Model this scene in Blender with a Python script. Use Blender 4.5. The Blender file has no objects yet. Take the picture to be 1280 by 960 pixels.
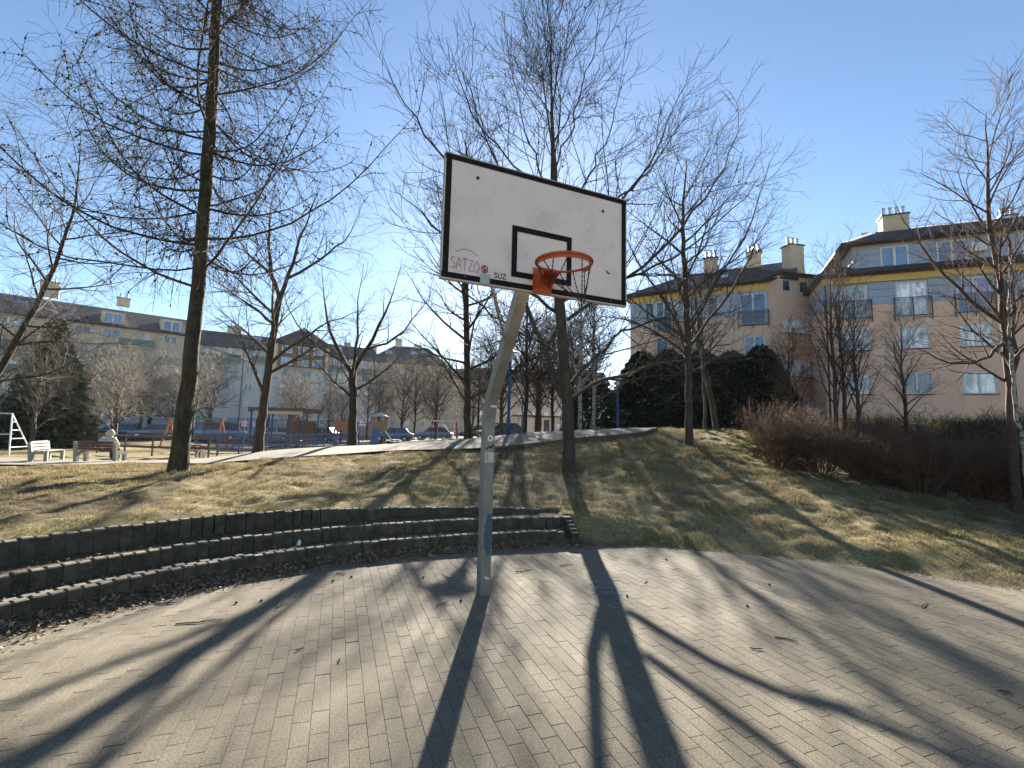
import bpy, math, random
import numpy as np
from mathutils import Vector, Matrix

random.seed(11)
rng = np.random.default_rng(11)
scene = bpy.context.scene
col = scene.collection
R = math.radians

# ------------------------------------------------------------------ camera, sky, sun, exposure
cam = bpy.data.cameras.new('camera')
cam_o = bpy.data.objects.new('camera', cam)
col.objects.link(cam_o)
cam.sensor_width = 36.0
cam.lens = 36.0 * 591.0 / 1280.0
cam.clip_start = 0.05
cam.clip_end = 2000.0
cam_o.matrix_world = (Matrix.Translation((0, 0, 1.686)) @ Matrix.Rotation(R(90 + 5.64), 4, 'X')
                      @ Matrix.Rotation(R(1.43), 4, 'Z'))
scene.camera = cam_o

SUN_EL, SUN_AZ = R(21.5), R(2.5)
world = bpy.data.worlds.new('World')
scene.world = world
world.use_nodes = True
wn = world.node_tree
wn.nodes.clear()
sky = wn.nodes.new('ShaderNodeTexSky')
sky.sky_type = 'NISHITA'
sky.sun_disc = False
sky.sun_elevation = SUN_EL
sky.sun_rotation = SUN_AZ
sky.altitude = 100.0
sky.air_density = 1.0
sky.dust_density = 0.15
sky.ozone_density = 2.8
bg = wn.nodes.new('ShaderNodeBackground')
bg.inputs['Strength'].default_value = 0.041
wo = wn.nodes.new('ShaderNodeOutputWorld')
wn.links.new(sky.outputs['Color'], bg.inputs['Color'])
wn.links.new(bg.outputs['Background'], wo.inputs['Surface'])

sun = bpy.data.lights.new('sun', 'SUN')
sun.energy = 5.0
sun.angle = R(0.53)
sun.color = (1.0, 0.93, 0.82)
sun_o = bpy.data.objects.new('sun', sun)
col.objects.link(sun_o)
sv = Vector((math.sin(SUN_AZ) * math.cos(SUN_EL), math.cos(SUN_AZ) * math.cos(SUN_EL), math.sin(SUN_EL)))
sun_o.location = sv * 60
sun_o.rotation_euler = sv.to_track_quat('Z', 'Y').to_euler()

vs = scene.view_settings
vs.view_transform = 'Standard'
vs.look = 'None'
vs.exposure = 2.36
vs.gamma = 1.0
vs.use_curve_mapping = False
scene.render.engine = 'CYCLES'
scene.cycles.max_bounces = 6
scene.cycles.transparent_max_bounces = 8

# ------------------------------------------------------------------ materials
MATS = {}


def M(name, c, c2=None, rough=0.85, scale=3.0, bump=0.0, bscale=60.0, metal=0.0, rnd=0.0, spec=0.4, detail=6.0, lo=0.35, hi=0.65,
      attr=None, attr_amt=0.0, stretch=None, bdist=0.01, coat=0.0):
    """procedural material: two colours mixed by world-space noise, optional bump, per-object or per-face variation"""
    if name in MATS:
        return MATS[name]
    m = bpy.data.materials.new(name)
    m.use_nodes = True
    nt = m.node_tree
    n, l = nt.nodes, nt.links
    p = n['Principled BSDF']
    p.inputs['Roughness'].default_value = rough
    p.inputs['Metallic'].default_value = metal
    p.inputs['Specular IOR Level'].default_value = spec
    if coat:
        p.inputs['Coat Weight'].default_value = coat
        p.inputs['Coat Roughness'].default_value = 0.05
    geo = n.new('ShaderNodeNewGeometry')
    src = geo.outputs['Position']
    if stretch:
        mp = n.new('ShaderNodeMapping')
        mp.inputs['Scale'].default_value = stretch
        l.new(src, mp.inputs['Vector'])
        src = mp.outputs['Vector']
    if c2 is None:
        c2 = tuple(x * 0.72 for x in c)
    nz = n.new('ShaderNodeTexNoise')
    nz.inputs['Scale'].default_value = scale
    nz.inputs['Detail'].default_value = detail
    nz.inputs['Roughness'].default_value = 0.65
    l.new(src, nz.inputs['Vector'])
    mr = n.new('ShaderNodeMapRange')
    mr.inputs['From Min'].default_value = lo
    mr.inputs['From Max'].default_value = hi
    l.new(nz.outputs['Fac'], mr.inputs['Value'])
    mx = n.new('ShaderNodeMix')
    mx.data_type = 'RGBA'
    mx.inputs['A'].default_value = (*c, 1)
    mx.inputs['B'].default_value = (*c2, 1)
    l.new(mr.outputs['Result'], mx.inputs['Factor'])
    out = mx.outputs['Result']
    if rnd or attr:
        hsv = n.new('ShaderNodeHueSaturation')
        mr2 = n.new('ShaderNodeMapRange')
        amt = attr_amt if attr else rnd
        mr2.inputs['To Min'].default_value = 1 - amt
        mr2.inputs['To Max'].default_value = 1 + amt
        if attr:
            at = n.new('ShaderNodeAttribute')
            at.attribute_name = attr
            l.new(at.outputs['Fac'], mr2.inputs['Value'])
        else:
            oi = n.new('ShaderNodeObjectInfo')
            l.new(oi.outputs['Random'], mr2.inputs['Value'])
        l.new(mr2.outputs['Result'], hsv.inputs['Value'])
        l.new(out, hsv.inputs['Color'])
        out = hsv.outputs['Color']
    l.new(out, p.inputs['Base Color'])
    if bump:
        bn = n.new('ShaderNodeTexNoise')
        bn.inputs['Scale'].default_value = bscale
        bn.inputs['Detail'].default_value = 4
        l.new(src, bn.inputs['Vector'])
        b = n.new('ShaderNodeBump')
        b.inputs['Strength'].default_value = bump
        b.inputs['Distance'].default_value = bdist
        l.new(bn.outputs['Fac'], b.inputs['Height'])
        l.new(b.outputs['Normal'], p.inputs['Normal'])
    MATS[name] = m
    return m


# ------------------------------------------------------------------ mesh helpers
class MB:
    """collects vertices and faces for one mesh"""

    def __init__(self):
        self.v, self.f = [], []

    def add(self, vs_, fs_):
        o = len(self.v)
        self.v.extend([tuple(map(float, q)) for q in vs_])
        self.f.extend([tuple(i + o for i in q) for q in fs_])
        return self

    def box(self, c, s, rz=0.0, bevel=0.0, mat=None):
        x, y, z = s[0] / 2, s[1] / 2, s[2] / 2
        if bevel:
            b = bevel
            vs_ = []
            for zz, k in ((-z, b), (-z + b, 0), (z - b, 0), (z, b)):
                for sx, sy in ((-1, -1), (1, -1), (1, 1), (-1, 1)):
                    vs_.append(Vector((sx * (x - k), sy * (y - k), zz)))
            fs_ = [(3, 2, 1, 0), (12, 13, 14, 15)]
            for r in range(3):
                for k in range(4):
                    a, d = r * 4 + k, r * 4 + (k + 1) % 4
                    fs_.append((a, d, d + 4, a + 4))
        else:
            vs_ = [Vector((sx * x, sy * y, sz * z)) for sz in (-1, 1) for sx, sy in ((-1, -1), (1, -1), (1, 1), (-1, 1))]
            fs_ = [(3, 2, 1, 0), (4, 5, 6, 7), (0, 1, 5, 4), (1, 2, 6, 5), (2, 3, 7, 6), (3, 0, 4, 7)]
        m = mat or Matrix.Rotation(rz, 3, 'Z')
        vs_ = [m @ q + Vector(c) for q in vs_]
        return self.add(vs_, fs_)

    def beam(self, a, b, w, h=None, up=(0, 0, 1)):
        a, b = Vector(a), Vector(b)
        h = h or w
        t = (b - a).normalized()
        u = Vector(up)
        if abs(t.dot(u)) > 0.95:
            u = Vector((0, 1, 0))
        s = t.cross(u).normalized()
        u = s.cross(t).normalized()
        vs_ = [q + s * sx * w / 2 + u * sy * h / 2 for q in (a, b) for sx, sy in ((-1, -1), (1, -1), (1, 1), (-1, 1))]
        return self.add(vs_, [(0, 1, 2, 3), (7, 6, 5, 4), (0, 4, 5, 1), (1, 5, 6, 2), (2, 6, 7, 3), (3, 7, 4, 0)])

    def tube(self, pts, rad, n=8, closed=False, cap=True):
        pts = [Vector(q) for q in pts]
        k = len(pts)
        if not hasattr(rad, '__len__'):
            rad = [rad] * k
        vs_, fs_ = [], []
        prev = None
        for i, q in enumerate(pts):
            if closed:
                t = pts[(i + 1) % k] - pts[i - 1]
            else:
                t = pts[min(i + 1, k - 1)] - pts[max(i - 1, 0)]
            t.normalize()
            if prev is None:
                u = t.cross(Vector((0, 0, 1)) if abs(t.z) < 0.9 else Vector((1, 0, 0))).normalized()
            else:
                u = (prev - t * prev.dot(t)).normalized()
            prev = u
            w = t.cross(u)
            for j in range(n):
                a = 2 * math.pi * j / n
                vs_.append(q + (u * math.cos(a) + w * math.sin(a)) * rad[i])
        for i in range(k if closed else k - 1):
            for j in range(n):
                a, b = i * n + j, i * n + (j + 1) % n
                c, d = ((i + 1) % k) * n + (j + 1) % n, ((i + 1) % k) * n + j
                fs_.append((a, b, c, d))
        if cap and not closed:
            fs_.append(tuple(range(n - 1, -1, -1)))
            fs_.append(tuple(range((k - 1) * n, k * n)))
        return self.add(vs_, fs_)

    def prism(self, poly, a0, a1, axis='x'):
        """polygon in the plane across the axis, extruded from a0 to a1"""
        n = len(poly)

        def mk(p, a):
            return {'x': (a, p[0], p[1]), 'y': (p[0], a, p[1]), 'z': (p[0], p[1], a)}[axis]
        vs_ = [mk(p, a0) for p in poly] + [mk(p, a1) for p in poly]
        fs_ = [tuple(range(n - 1, -1, -1)), tuple(range(n, 2 * n))]
        fs_ += [(i, (i + 1) % n, n + (i + 1) % n, n + i) for i in range(n)]
        return self.add(vs_, fs_)

    def lathe(self, prof, c=(0, 0, 0), n=16):
        vs_, fs_ = [], []
        for r, z in prof:
            for j in range(n):
                a = 2 * math.pi * j / n
                vs_.append((c[0] + r * math.cos(a), c[1] + r * math.sin(a), c[2] + z))
        for i in range(len(prof) - 1):
            for j in range(n):
                fs_.append((i * n + j, i * n + (j + 1) % n, (i + 1) * n + (j + 1) % n, (i + 1) * n + j))
        fs_.append(tuple(range(n - 1, -1, -1)))
        fs_.append(tuple(range((len(prof) - 1) * n, len(prof) * n)))
        return self.add(vs_, fs_)

    def mesh(self, name, mat, smooth=False):
        me = bpy.data.meshes.new(name)
        me.from_pydata(self.v, [], self.f)
        if mat:
            me.materials.append(mat)
        if smooth:
            me.polygons.foreach_set('use_smooth', [True] * len(me.polygons))
        me.update()
        return me

    def build(self, name, mat, parent=None, loc=None, rz=None, smooth=False):
        return link(name, self.mesh(name, mat, smooth), parent, loc, rz)


def link(name, me, parent=None, loc=None, rz=None):
    o = bpy.data.objects.new(name, me)
    col.objects.link(o)
    if parent:
        o.parent = parent
    if loc is not None:
        o.location = loc
    if rz is not None:
        o.rotation_euler = (0, 0, rz)
    return o


def np_mesh(name, V, F, mat, smooth=False, attrs=None):
    """fast mesh from arrays: V (n,3), F (m,k)"""
    me = bpy.data.meshes.new(name)
    V = np.ascontiguousarray(V, dtype=np.float32)
    F = np.ascontiguousarray(F, dtype=np.int32)
    k = F.shape[1]
    me.vertices.add(len(V))
    me.vertices.foreach_set('co', V.ravel())
    me.loops.add(F.size)
    me.loops.foreach_set('vertex_index', F.ravel())
    me.polygons.add(len(F))
    me.polygons.foreach_set('loop_start', np.arange(0, F.size, k, dtype=np.int32))
    me.polygons.foreach_set('loop_total', np.full(len(F), k, dtype=np.int32))
    me.polygons.foreach_set('use_smooth', np.full(len(F), bool(smooth)))
    me.update(calc_edges=True)
    me.validate()
    if mat:
        me.materials.append(mat)
    for nm, (dom, arr) in (attrs or {}).items():
        a = me.attributes.new(nm, 'FLOAT', dom)
        a.data.foreach_set('value', np.ascontiguousarray(arr, dtype=np.float32))
    return me


def tag(o, label, cat, group=None):
    o['label'] = label
    o['category'] = cat
    if group:
        o['group'] = group
    return o


def empty(name, loc, rz=0.0, label=None, cat=None, group=None):
    o = bpy.data.objects.new(name, None)
    o.empty_display_size = 0.3
    col.objects.link(o)
    o.location = loc
    o.rotation_euler = (0, 0, rz)
    if label:
        tag(o, label, cat, group)
    return o


def copy_tree(o, parent=None):
    c = o.copy()
    col.objects.link(c)
    c.parent = parent
    for ch in list(o.children):
        copy_tree(ch, c)
    return c

# ------------------------------------------------------------------ terrain
TIER = np.array([(-4.7, 0.0), (-4.72, 1.2), (-4.6, 2.3), (-4.36, 3.2), (-4.03, 3.93), (-3.79, 4.37), (-3.46, 4.88), (-3.0, 5.45),
                 (-2.31, 6.03), (-1.4, 6.55), (-0.4, 6.97), (0.3, 7.2), (1.0, 7.36)])
EDGE = np.array([(1.5, 7.36), (2.2, 7.28), (3.1, 7.1), (4.11, 6.83), (4.6, 6.58), (5.24, 6.2), (5.96, 5.65), (6.8, 4.7), (7.4, 3.5),
                 (7.7, 2.0), (7.7, 0.0), (7.7, -6.0)])


def resample(P, step):
    P = np.asarray(P, float)
    s = np.concatenate([[0], np.cumsum(np.linalg.norm(np.diff(P, axis=0), axis=1))])
    u = np.linspace(0, s[-1], max(2, int(round(s[-1] / step)) + 1))
    Q = np.stack([np.interp(u, s, P[:, k]) for k in range(P.shape[1])], 1)
    for _ in range(6):
        Q[1:-1] = (Q[:-2] + 2 * Q[1:-1] + Q[2:]) / 4
    return Q


BND = resample(np.vstack([TIER, EDGE]), 0.15)
BS = np.concatenate([[0], np.cumsum(np.linalg.norm(np.diff(BND, axis=0), axis=1))])
S_END = BS[np.argmin(np.abs(BND - np.array([1.0, 7.36])).sum(1))]


def edge_dist(X, Y):
    """signed distance to the court edge (positive outside) and arc length of the nearest point"""
    X, Y = np.asarray(X, float), np.asarray(Y, float)
    best = np.full(X.shape, 1e9)
    sd = np.zeros(X.shape)
    sa = np.zeros(X.shape)
    for i in range(len(BND) - 1):
        a, b = BND[i], BND[i + 1]
        d = b - a
        L = np.hypot(*d)
        d = d / L
        rx, ry = X - a[0], Y - a[1]
        t = np.clip(rx * d[0] + ry * d[1], 0, L)
        ex, ey = rx - t * d[0], ry - t * d[1]
        q = ex * ex + ey * ey
        sgn = np.where(d[0] * ry - d[1] * rx > 0, 1.0, -1.0)
        m = q < best
        best = np.where(m, q, best)
        sd = np.where(m, sgn * np.sqrt(q), sd)
        sa = np.where(m, BS[i] + t, sa)
    return sd, sa


def bnd_point(s, d):
    """point at arc length s, offset d to the outside"""
    p = np.array([np.interp(s, BS, BND[:, 0]), np.interp(s, BS, BND[:, 1])])
    q = np.array([np.interp(s + 0.2, BS, BND[:, 0]), np.interp(s + 0.2, BS, BND[:, 1])])
    r = np.array([np.interp(s - 0.2, BS, BND[:, 0]), np.interp(s - 0.2, BS, BND[:, 1])])
    t = q - r
    t /= np.hypot(*t)
    nrm = np.array([-t[1], t[0]])
    return p + nrm * d, math.atan2(t[1], t[0])


O2, O3 = 0.40, 0.93
Z1, Z2, Z3 = 0.20, 0.335, 0.53


def z3_at(s):
    return np.interp(s, [0, S_END - 4.2, S_END - 0.9, S_END], [Z3, Z3, 0.41, 0.355])


CTRL = [(-5.5, 6.2, .61), (-6.92, 10, .66), (-8.94, 10, .57), (-9.53, 9, .53), (-10.57, 13, .48), (-16.25, 19, .02), (-18.79, 19.5, -.05),
        (-21.3, 20, -.06), (-.55, 9, .58), (-.65, 10.5, .76), (-.41, 13.3, 1.10), (-.51, 16.5, 1.41), (-3.0, 13, .99), (-3.59, 15.5, 1.11),
        (-5.17, 13, .82), (-6.18, 15.5, .95), (-6.9, 13, .67), (-8.24, 15.5, .74), (-8.4, 13, .49), (-10.03, 15.5, .44), (2.56, 12.5, 1.26),
        (3.07, 14.2, 1.45), (1.37, 11, .78), (1.11, 8, .37), (5.24, 14, 1.40), (7.49, 17, 1.82), (7.57, 14, 1.37), (4.61, 10.5, .73),
        (3.63, 8.3, .25), (5.74, 9.5, .54), (7.28, 12, .84), (6.15, 8, .36), (7.76, 11, .66), (7.47, 8, .27), (10.15, 9.5, .34),
        (7.22, 6.8, .17), (-1.96, 20, 1.30), (-5.64, 17, .95), (3.38, 16.5, 1.65), (5.77, 17, 1.80),
        (2.0, 7.5, .10), (4.5, 6.9, .06), (6.1, 5.9, .05), (7.2, 4.6, .04), (8, 2, .03), (8.2, -5, .02), (12, 3, .12), (14, 7, .22),
        (20, 30, 2.1), (28, 26, 2.1), (12, 36, 2.0), (20, 45, 2.1), (10, 23, 1.85), (15, 19, 1.7), (13, 13, .8), (20, 15, 1.3), (30, 15, 1.3),
        (0, 24, 1.25), (1, 35, 1.15), (3, 48, 1.1), (5, 26, 1.6), (-8, 22, .6), (-13, 24, .1), (-20, 26, 0), (-10, 34, .15), (-10, 45, .2),
        (-30, 45, 0), (-40, 40, -.05), (-58, 52, 0), (-26, 84, .2), (-3, 60, .8), (0, 100, 1.2), (40, 80, 2.2), (60, 20, 1.6), (-40, 10, 0),
        (-15, 11, .25), (-20, 5, .3), (-13, 5, .5), (-6.3, 3, .58), (-6.6, 0, .58), (-7, -6, .5), (-15, -8, .3), (0, -14, 0), (25, -10, .1),
        (-100, 100, .5), (100, 100, 2), (-100, -40, 0), (100, -40, .5), (0, -60, 0), (0, 200, 1.5), (-150, 200, 1), (150, 200, 2)]
for s_ in np.linspace(1.5, S_END - 0.3, 9):
    p_, _a = bnd_point(s_, O3 + 0.15)
    CTRL.append((p_[0], p_[1], float(z3_at(s_)) - 0.015))
CP = np.array(CTRL, float)


def _phi(r2):
    return 0.5 * r2 * np.log(r2 + 1e-9)


_n = len(CP)
_K = _phi(((CP[:, None, :2] - CP[None, :, :2]) ** 2).sum(-1)) + np.eye(_n) * 0.02
_P = np.hstack([np.ones((_n, 1)), CP[:, :2]])
_A = np.block([[_K, _P], [_P.T, np.zeros((3, 3))]])
_W = np.linalg.solve(_A, np.concatenate([CP[:, 2], np.zeros(3)]))


def natural(X, Y):
    X, Y = np.asarray(X, float), np.asarray(Y, float)
    z = _W[_n] + _W[_n + 1] * X + _W[_n + 2] * Y
    for i in range(_n):
        z = z + _W[i] * _phi((X - CP[i, 0]) ** 2 + (Y - CP[i, 1]) ** 2)
    return z


def sstep(a, b, x):
    t = np.clip((x - a) / (b - a), 0, 1)
    return t * t * (3 - 2 * t)


def value_noise(X, Y, f, seed):
    """smooth 2-D value noise in 0..1"""
    r = np.random.default_rng(seed)
    T = r.random((64, 64))
    x, y = X * f, Y * f
    xi, yi = np.floor(x).astype(int), np.floor(y).astype(int)
    fx, fy = x - xi, y - yi
    fx, fy = fx * fx * (3 - 2 * fx), fy * fy * (3 - 2 * fy)
    a, b = T[xi % 64, yi % 64], T[(xi + 1) % 64, yi % 64]
    c, d = T[xi % 64, (yi + 1) % 64], T[(xi + 1) % 64, (yi + 1) % 64]
    return (a * (1 - fx) + b * fx) * (1 - fy) + (c * (1 - fx) + d * fx) * fy


def ground_z(X, Y, detail=True):
    X, Y = np.asarray(X, float), np.asarray(Y, float)
    N = natural(X, Y)
    sd, sa = edge_dist(X, Y)
    if detail:
        near = sstep(60, 25, np.hypot(X, Y))
        b = (value_noise(X, Y, 1.3, 1) - .5) * .09 + (value_noise(X, Y, 3.7, 2) - .5) * .06 + (value_noise(X, Y * 1.3, 6.5, 3) - .5) * .038
        lawn = np.where(sa < S_END, sstep(O3 + .1, O3 + .5, sd), sstep(.1, .7, sd))
        N = N + b * near * lawn
        hole = np.exp(-(((X - 4.42) / .17) ** 2 + ((Y - 10.4) / .17) ** 2))
        N = N - .16 * hole
    N = np.maximum(N, -.2)
    # stepped terraces on the left
    st = -.08 + (.17 + .08) * sstep(.055, .115, sd) + .14 * sstep(O2 + .055, O2 + .115, sd)
    up = sstep(O3 + .055, O3 + .115, sd)
    zt = st * (1 - up) + N * up
    # plain lawn edge on the right
    ze = np.where(sd < 0, -.08, -.02 + (np.maximum(N, 0.03) + .02) * sstep(-.02, .55, sd))
    ze = np.where(sd < 0, -.08 + .06 * sstep(-.2, 0, sd), ze)
    z = np.where(sa < S_END, zt, ze)
    inside = (sd < 0) | ((Y < 0) & (X > -4.7) & (X < 7.7) & (Y > -6))
    return np.where(inside, np.minimum(z, -.03), z)


def axis(segs):
    out = [segs[0][0]]
    for a, b, n in segs:
        out += list(np.linspace(a, b, n + 1)[1:])
    return np.array(out)


gx = axis([(-900, -120, 10), (-120, -40, 16), (-40, -13, 36), (-13, -6, 60), (-6, 8.5, 210), (8.5, 14, 50), (14, 40, 40), (40, 120, 16), (120, 900, 10)])
gy = axis([(-300, -20, 8), (-20, 1, 14), (1, 3.2, 22), (3.2, 9.2, 90), (9.2, 19, 110), (19, 32, 40), (32, 60, 28), (60, 140, 20), (140, 1200, 12)])
GX, GY = np.meshgrid(gx, gy, indexing='ij')
GZ = ground_z(GX, GY)


def gz(x, y):
    """bilinear height of the built ground mesh"""
    x, y = np.asarray(x, float), np.asarray(y, float)
    i = np.clip(np.searchsorted(gx, x) - 1, 0, len(gx) - 2)
    j = np.clip(np.searchsorted(gy, y) - 1, 0, len(gy) - 2)
    fx = (x - gx[i]) / (gx[i + 1] - gx[i])
    fy = (y - gy[j]) / (gy[j + 1] - gy[j])
    return (GZ[i, j] * (1 - fx) + GZ[i + 1, j] * fx) * (1 - fy) + (GZ[i, j + 1] * (1 - fx) + GZ[i + 1, j + 1] * fx) * fy


def g3(x, y, dz=0.0):
    return (x, y, float(gz(x, y)) + dz)


def bare_soil(X, Y):
    """0..1: where the turf is worn to soil (treads, hollows, under the shrubs and trees)"""
    sd, sa = edge_dist(X, Y)
    tr = np.where(sa < S_END, sstep(O3 + .25, O3 + .0, sd), sstep(.22, .0, sd) * .8)
    v = value_noise(X, Y, .55, 9) * .6 + value_noise(X, Y, 1.7, 10) * .4
    band = np.exp(-((Y - 10.0 - .12 * X) / 1.0) ** 2) * sstep(-6, -1, X) * sstep(7, 4.5, X)
    worn = np.clip(sstep(.57, .74, v) + band * sstep(.34, .54, v), 0, 1)
    shrub = sstep(1.0, .0, np.abs((Y - 12.2) - (X - 7.4) * -.35) - .9) * sstep(6.6, 7.4, X) * sstep(16, 13, Y)
    for tx, ty in ((-6.92, 10.0), (1.37, 11.0), (5.24, 14.0)):
        worn = np.maximum(worn, sstep(.75, .3, np.hypot(X - tx, Y - ty)))
    return np.clip(np.maximum(np.maximum(tr, worn * .85), shrub), 0, 1)


def ground_material():
    m = bpy.data.materials.new('lawn_and_soil')
    m.use_nodes = True
    n, l = m.node_tree.nodes, m.node_tree.links
    p = n['Principled BSDF']
    p.inputs['Roughness'].default_value = 1.0
    p.inputs['Specular IOR Level'].default_value = 0.1
    geo = n.new('ShaderNodeNewGeometry')

    def noise(sc, det=5):
        t = n.new('ShaderNodeTexNoise')
        t.inputs['Scale'].default_value = sc
        t.inputs['Detail'].default_value = det
        t.inputs['Roughness'].default_value = 0.7
        l.new(geo.outputs['Position'], t.inputs['Vector'])
        return t.outputs['Fac']

    def ramp(src, stops):
        r = n.new('ShaderNodeValToRGB')
        els = r.color_ramp.elements
        els[0].position, els[0].color = stops[0][0], (*stops[0][1], 1)
        els[1].position, els[1].color = stops[-1][0], (*stops[-1][1], 1)
        for q, c in stops[1:-1]:
            e = els.new(q)
            e.color = (*c, 1)
        l.new(src, r.inputs['Fac'])
        return r.outputs['Color']

    def mix(f, a, b, mode='MIX'):
        x = n.new('ShaderNodeMix')
        x.data_type = 'RGBA'
        x.blend_type = mode
        if isinstance(f, float):
            x.inputs['Factor'].default_value = f
        else:
            l.new(f, x.inputs['Factor'])
        l.new(a, x.inputs['A'])
        l.new(b, x.inputs['B'])
        return x.outputs['Result']
    straw = ramp(noise(22), [(.3, (0.11, 0.09, 0.042)), (.5, (0.24, 0.19, 0.092)), (.7, (0.36, 0.295, 0.16))])
    green = ramp(noise(17), [(.3, (0.07, 0.063, 0.026)), (.5, (0.15, 0.125, 0.056)), (.7, (0.24, 0.20, 0.10))])
    mrn = n.new('ShaderNodeMapRange')
    mrn.inputs['From Min'].default_value = .52
    mrn.inputs['From Max'].default_value = .74
    l.new(noise(.9, 4), mrn.inputs['Value'])
    turf = mix(mrn.outputs['Result'], straw, green)
    soil = ramp(noise(30), [(.3, (.04, .029, .019)), (.5, (.095, .07, .045)), (.72, (.20, .155, .10))])
    a = n.new('ShaderNodeAttribute')
    a.attribute_name = 'soil'
    out = mix(a.outputs['Fac'], turf, soil)
    l.new(out, p.inputs['Base Color'])
    b = n.new('ShaderNodeBump')
    b.inputs['Strength'].default_value = .8
    b.inputs['Distance'].default_value = .03
    l.new(noise(38, 6), b.inputs['Height'])
    l.new(b.outputs['Normal'], p.inputs['Normal'])
    return m


nx, ny = len(gx), len(gy)
idx = np.arange(nx * ny).reshape(nx, ny)
GF = np.stack([idx[:-1, :-1], idx[1:, :-1], idx[1:, 1:], idx[:-1, 1:]], -1).reshape(-1, 4)
ground = link('ground', np_mesh('ground', np.stack([GX, GY, GZ], -1).reshape(-1, 3), GF, ground_material(), smooth=True,
                                attrs={'soil': ('POINT', bare_soil(GX, GY).ravel())}))
ground['kind'] = 'structure'

# ------------------------------------------------------------------ the paved court
m_joint = M('joint_sand', (.125, .104, .07), (.045, .038, .027), scale=3.5, lo=.46, hi=.66)
PA = np.array([-math.sin(R(20.0)), math.cos(R(20.0))])     # direction of the long joints
PB = np.array([math.cos(R(20.0)), math.sin(R(20.0))])
base_poly = [tuple(q) for q in BND] + [(-4.7, -6.0)]
mb = MB()
mb.add([(x, y, -.006) for x, y in base_poly], [tuple(range(len(base_poly)))[::-1]])
court = mb.build('court_paving', m_joint)
court['kind'] = 'structure'


def paver_material():
    m = M('paver_concrete', (.180, .151, .105), (.138, .116, .082), rough=.9, scale=1.1, lo=.3, hi=.7, bump=.35, bscale=260, attr='rnd',
          attr_amt=.07, spec=.25, bdist=.004)
    n, l = m.node_tree.nodes, m.node_tree.links
    p = n['Principled BSDF']
    src = p.inputs['Base Color'].links[0].from_socket
    geo = n.new('ShaderNodeNewGeometry')
    sp = n.new('ShaderNodeTexNoise')
    sp.inputs['Scale'].default_value = 85
    sp.inputs['Detail'].default_value = 2
    l.new(geo.outputs['Position'], sp.inputs['Vector'])
    r = n.new('ShaderNodeMapRange')
    r.inputs['From Min'].default_value = .3
    r.inputs['From Max'].default_value = .72
    r.inputs['To Min'].default_value = .62
    r.inputs['To Max'].default_value = 1.4
    l.new(sp.outputs['Fac'], r.inputs['Value'])
    st = n.new('ShaderNodeTexNoise')
    st.inputs['Scale'].default_value = 2.6
    st.inputs['Detail'].default_value = 8
    l.new(geo.outputs['Position'], st.inputs['Vector'])
    r2 = n.new('ShaderNodeMapRange')
    r2.inputs['From Min'].default_value = .56
    r2.inputs['From Max'].default_value = .72
    r2.inputs['To Min'].default_value = 1.0
    r2.inputs['To Max'].default_value = .70
    l.new(st.outputs['Fac'], r2.inputs['Value'])
    mm = n.new('ShaderNodeMath')
    mm.operation = 'MULTIPLY'
    l.new(r.outputs['Result'], mm.inputs[0])
    l.new(r2.outputs['Result'], mm.inputs[1])
    h = n.new('ShaderNodeHueSaturation')
    l.new(src, h.inputs['Color'])
    l.new(mm.outputs['Value'], h.inputs['Value'])
    l.new(h.outputs['Color'], p.inputs['Base Color'])
    return m


m_paver = paver_material()
PL, PW, PJ = 0.22, 0.1, 0.0009


def paver_shape(l2, w2):
    """top and chamfered rim of one paver, centred, long axis local y"""
    c = .0014
    v = [(-w2, -l2, -.010), (w2, -l2, -.010), (w2, l2, -.010), (-w2, l2, -.010),
         (-w2, -l2, -c), (w2, -l2, -c), (w2, l2, -c), (-w2, l2, -c),
         (-w2 + c, -l2 + c, 0), (w2 - c, -l2 + c, 0), (w2 - c, l2 - c, 0), (-w2 + c, l2 - c, 0)]
    f = [(8, 9, 10, 11)]
    for r in (0, 4):
        for k in range(4):
            f.append((r + k, r + (k + 1) % 4, r + 4 + (k + 1) % 4, r + 4 + k))
    return np.array(v), np.array(f)


ii, jj = np.meshgrid(np.arange(-75, 90), np.arange(-120, 130), indexing='ij')
a_ = (ii + np.where(jj % 2 == 0, 0.0, 0.5) + np.random.default_rng(4).uniform(-.1, .1, 250)[None, :]) * PL
b_ = jj * PW
pcx = a_ * PA[0] + b_ * PB[0]
pcy = a_ * PA[1] + b_ * PB[1]
pcx, pcy = pcx.ravel(), pcy.ravel()
keep = (pcy > -5.8) & (pcx > -4.6) & (pcx < 7.6) & (pcy < 7.6)
pcx, pcy = pcx[keep], pcy[keep]
sd_, sa_ = edge_dist(pcx, pcy)
keep = (sd_ < -.03) | (pcy < 0)
pcx, pcy = pcx[keep], pcy[keep]
PANG = math.atan2(PA[1], PA[0]) - math.pi / 2
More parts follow.
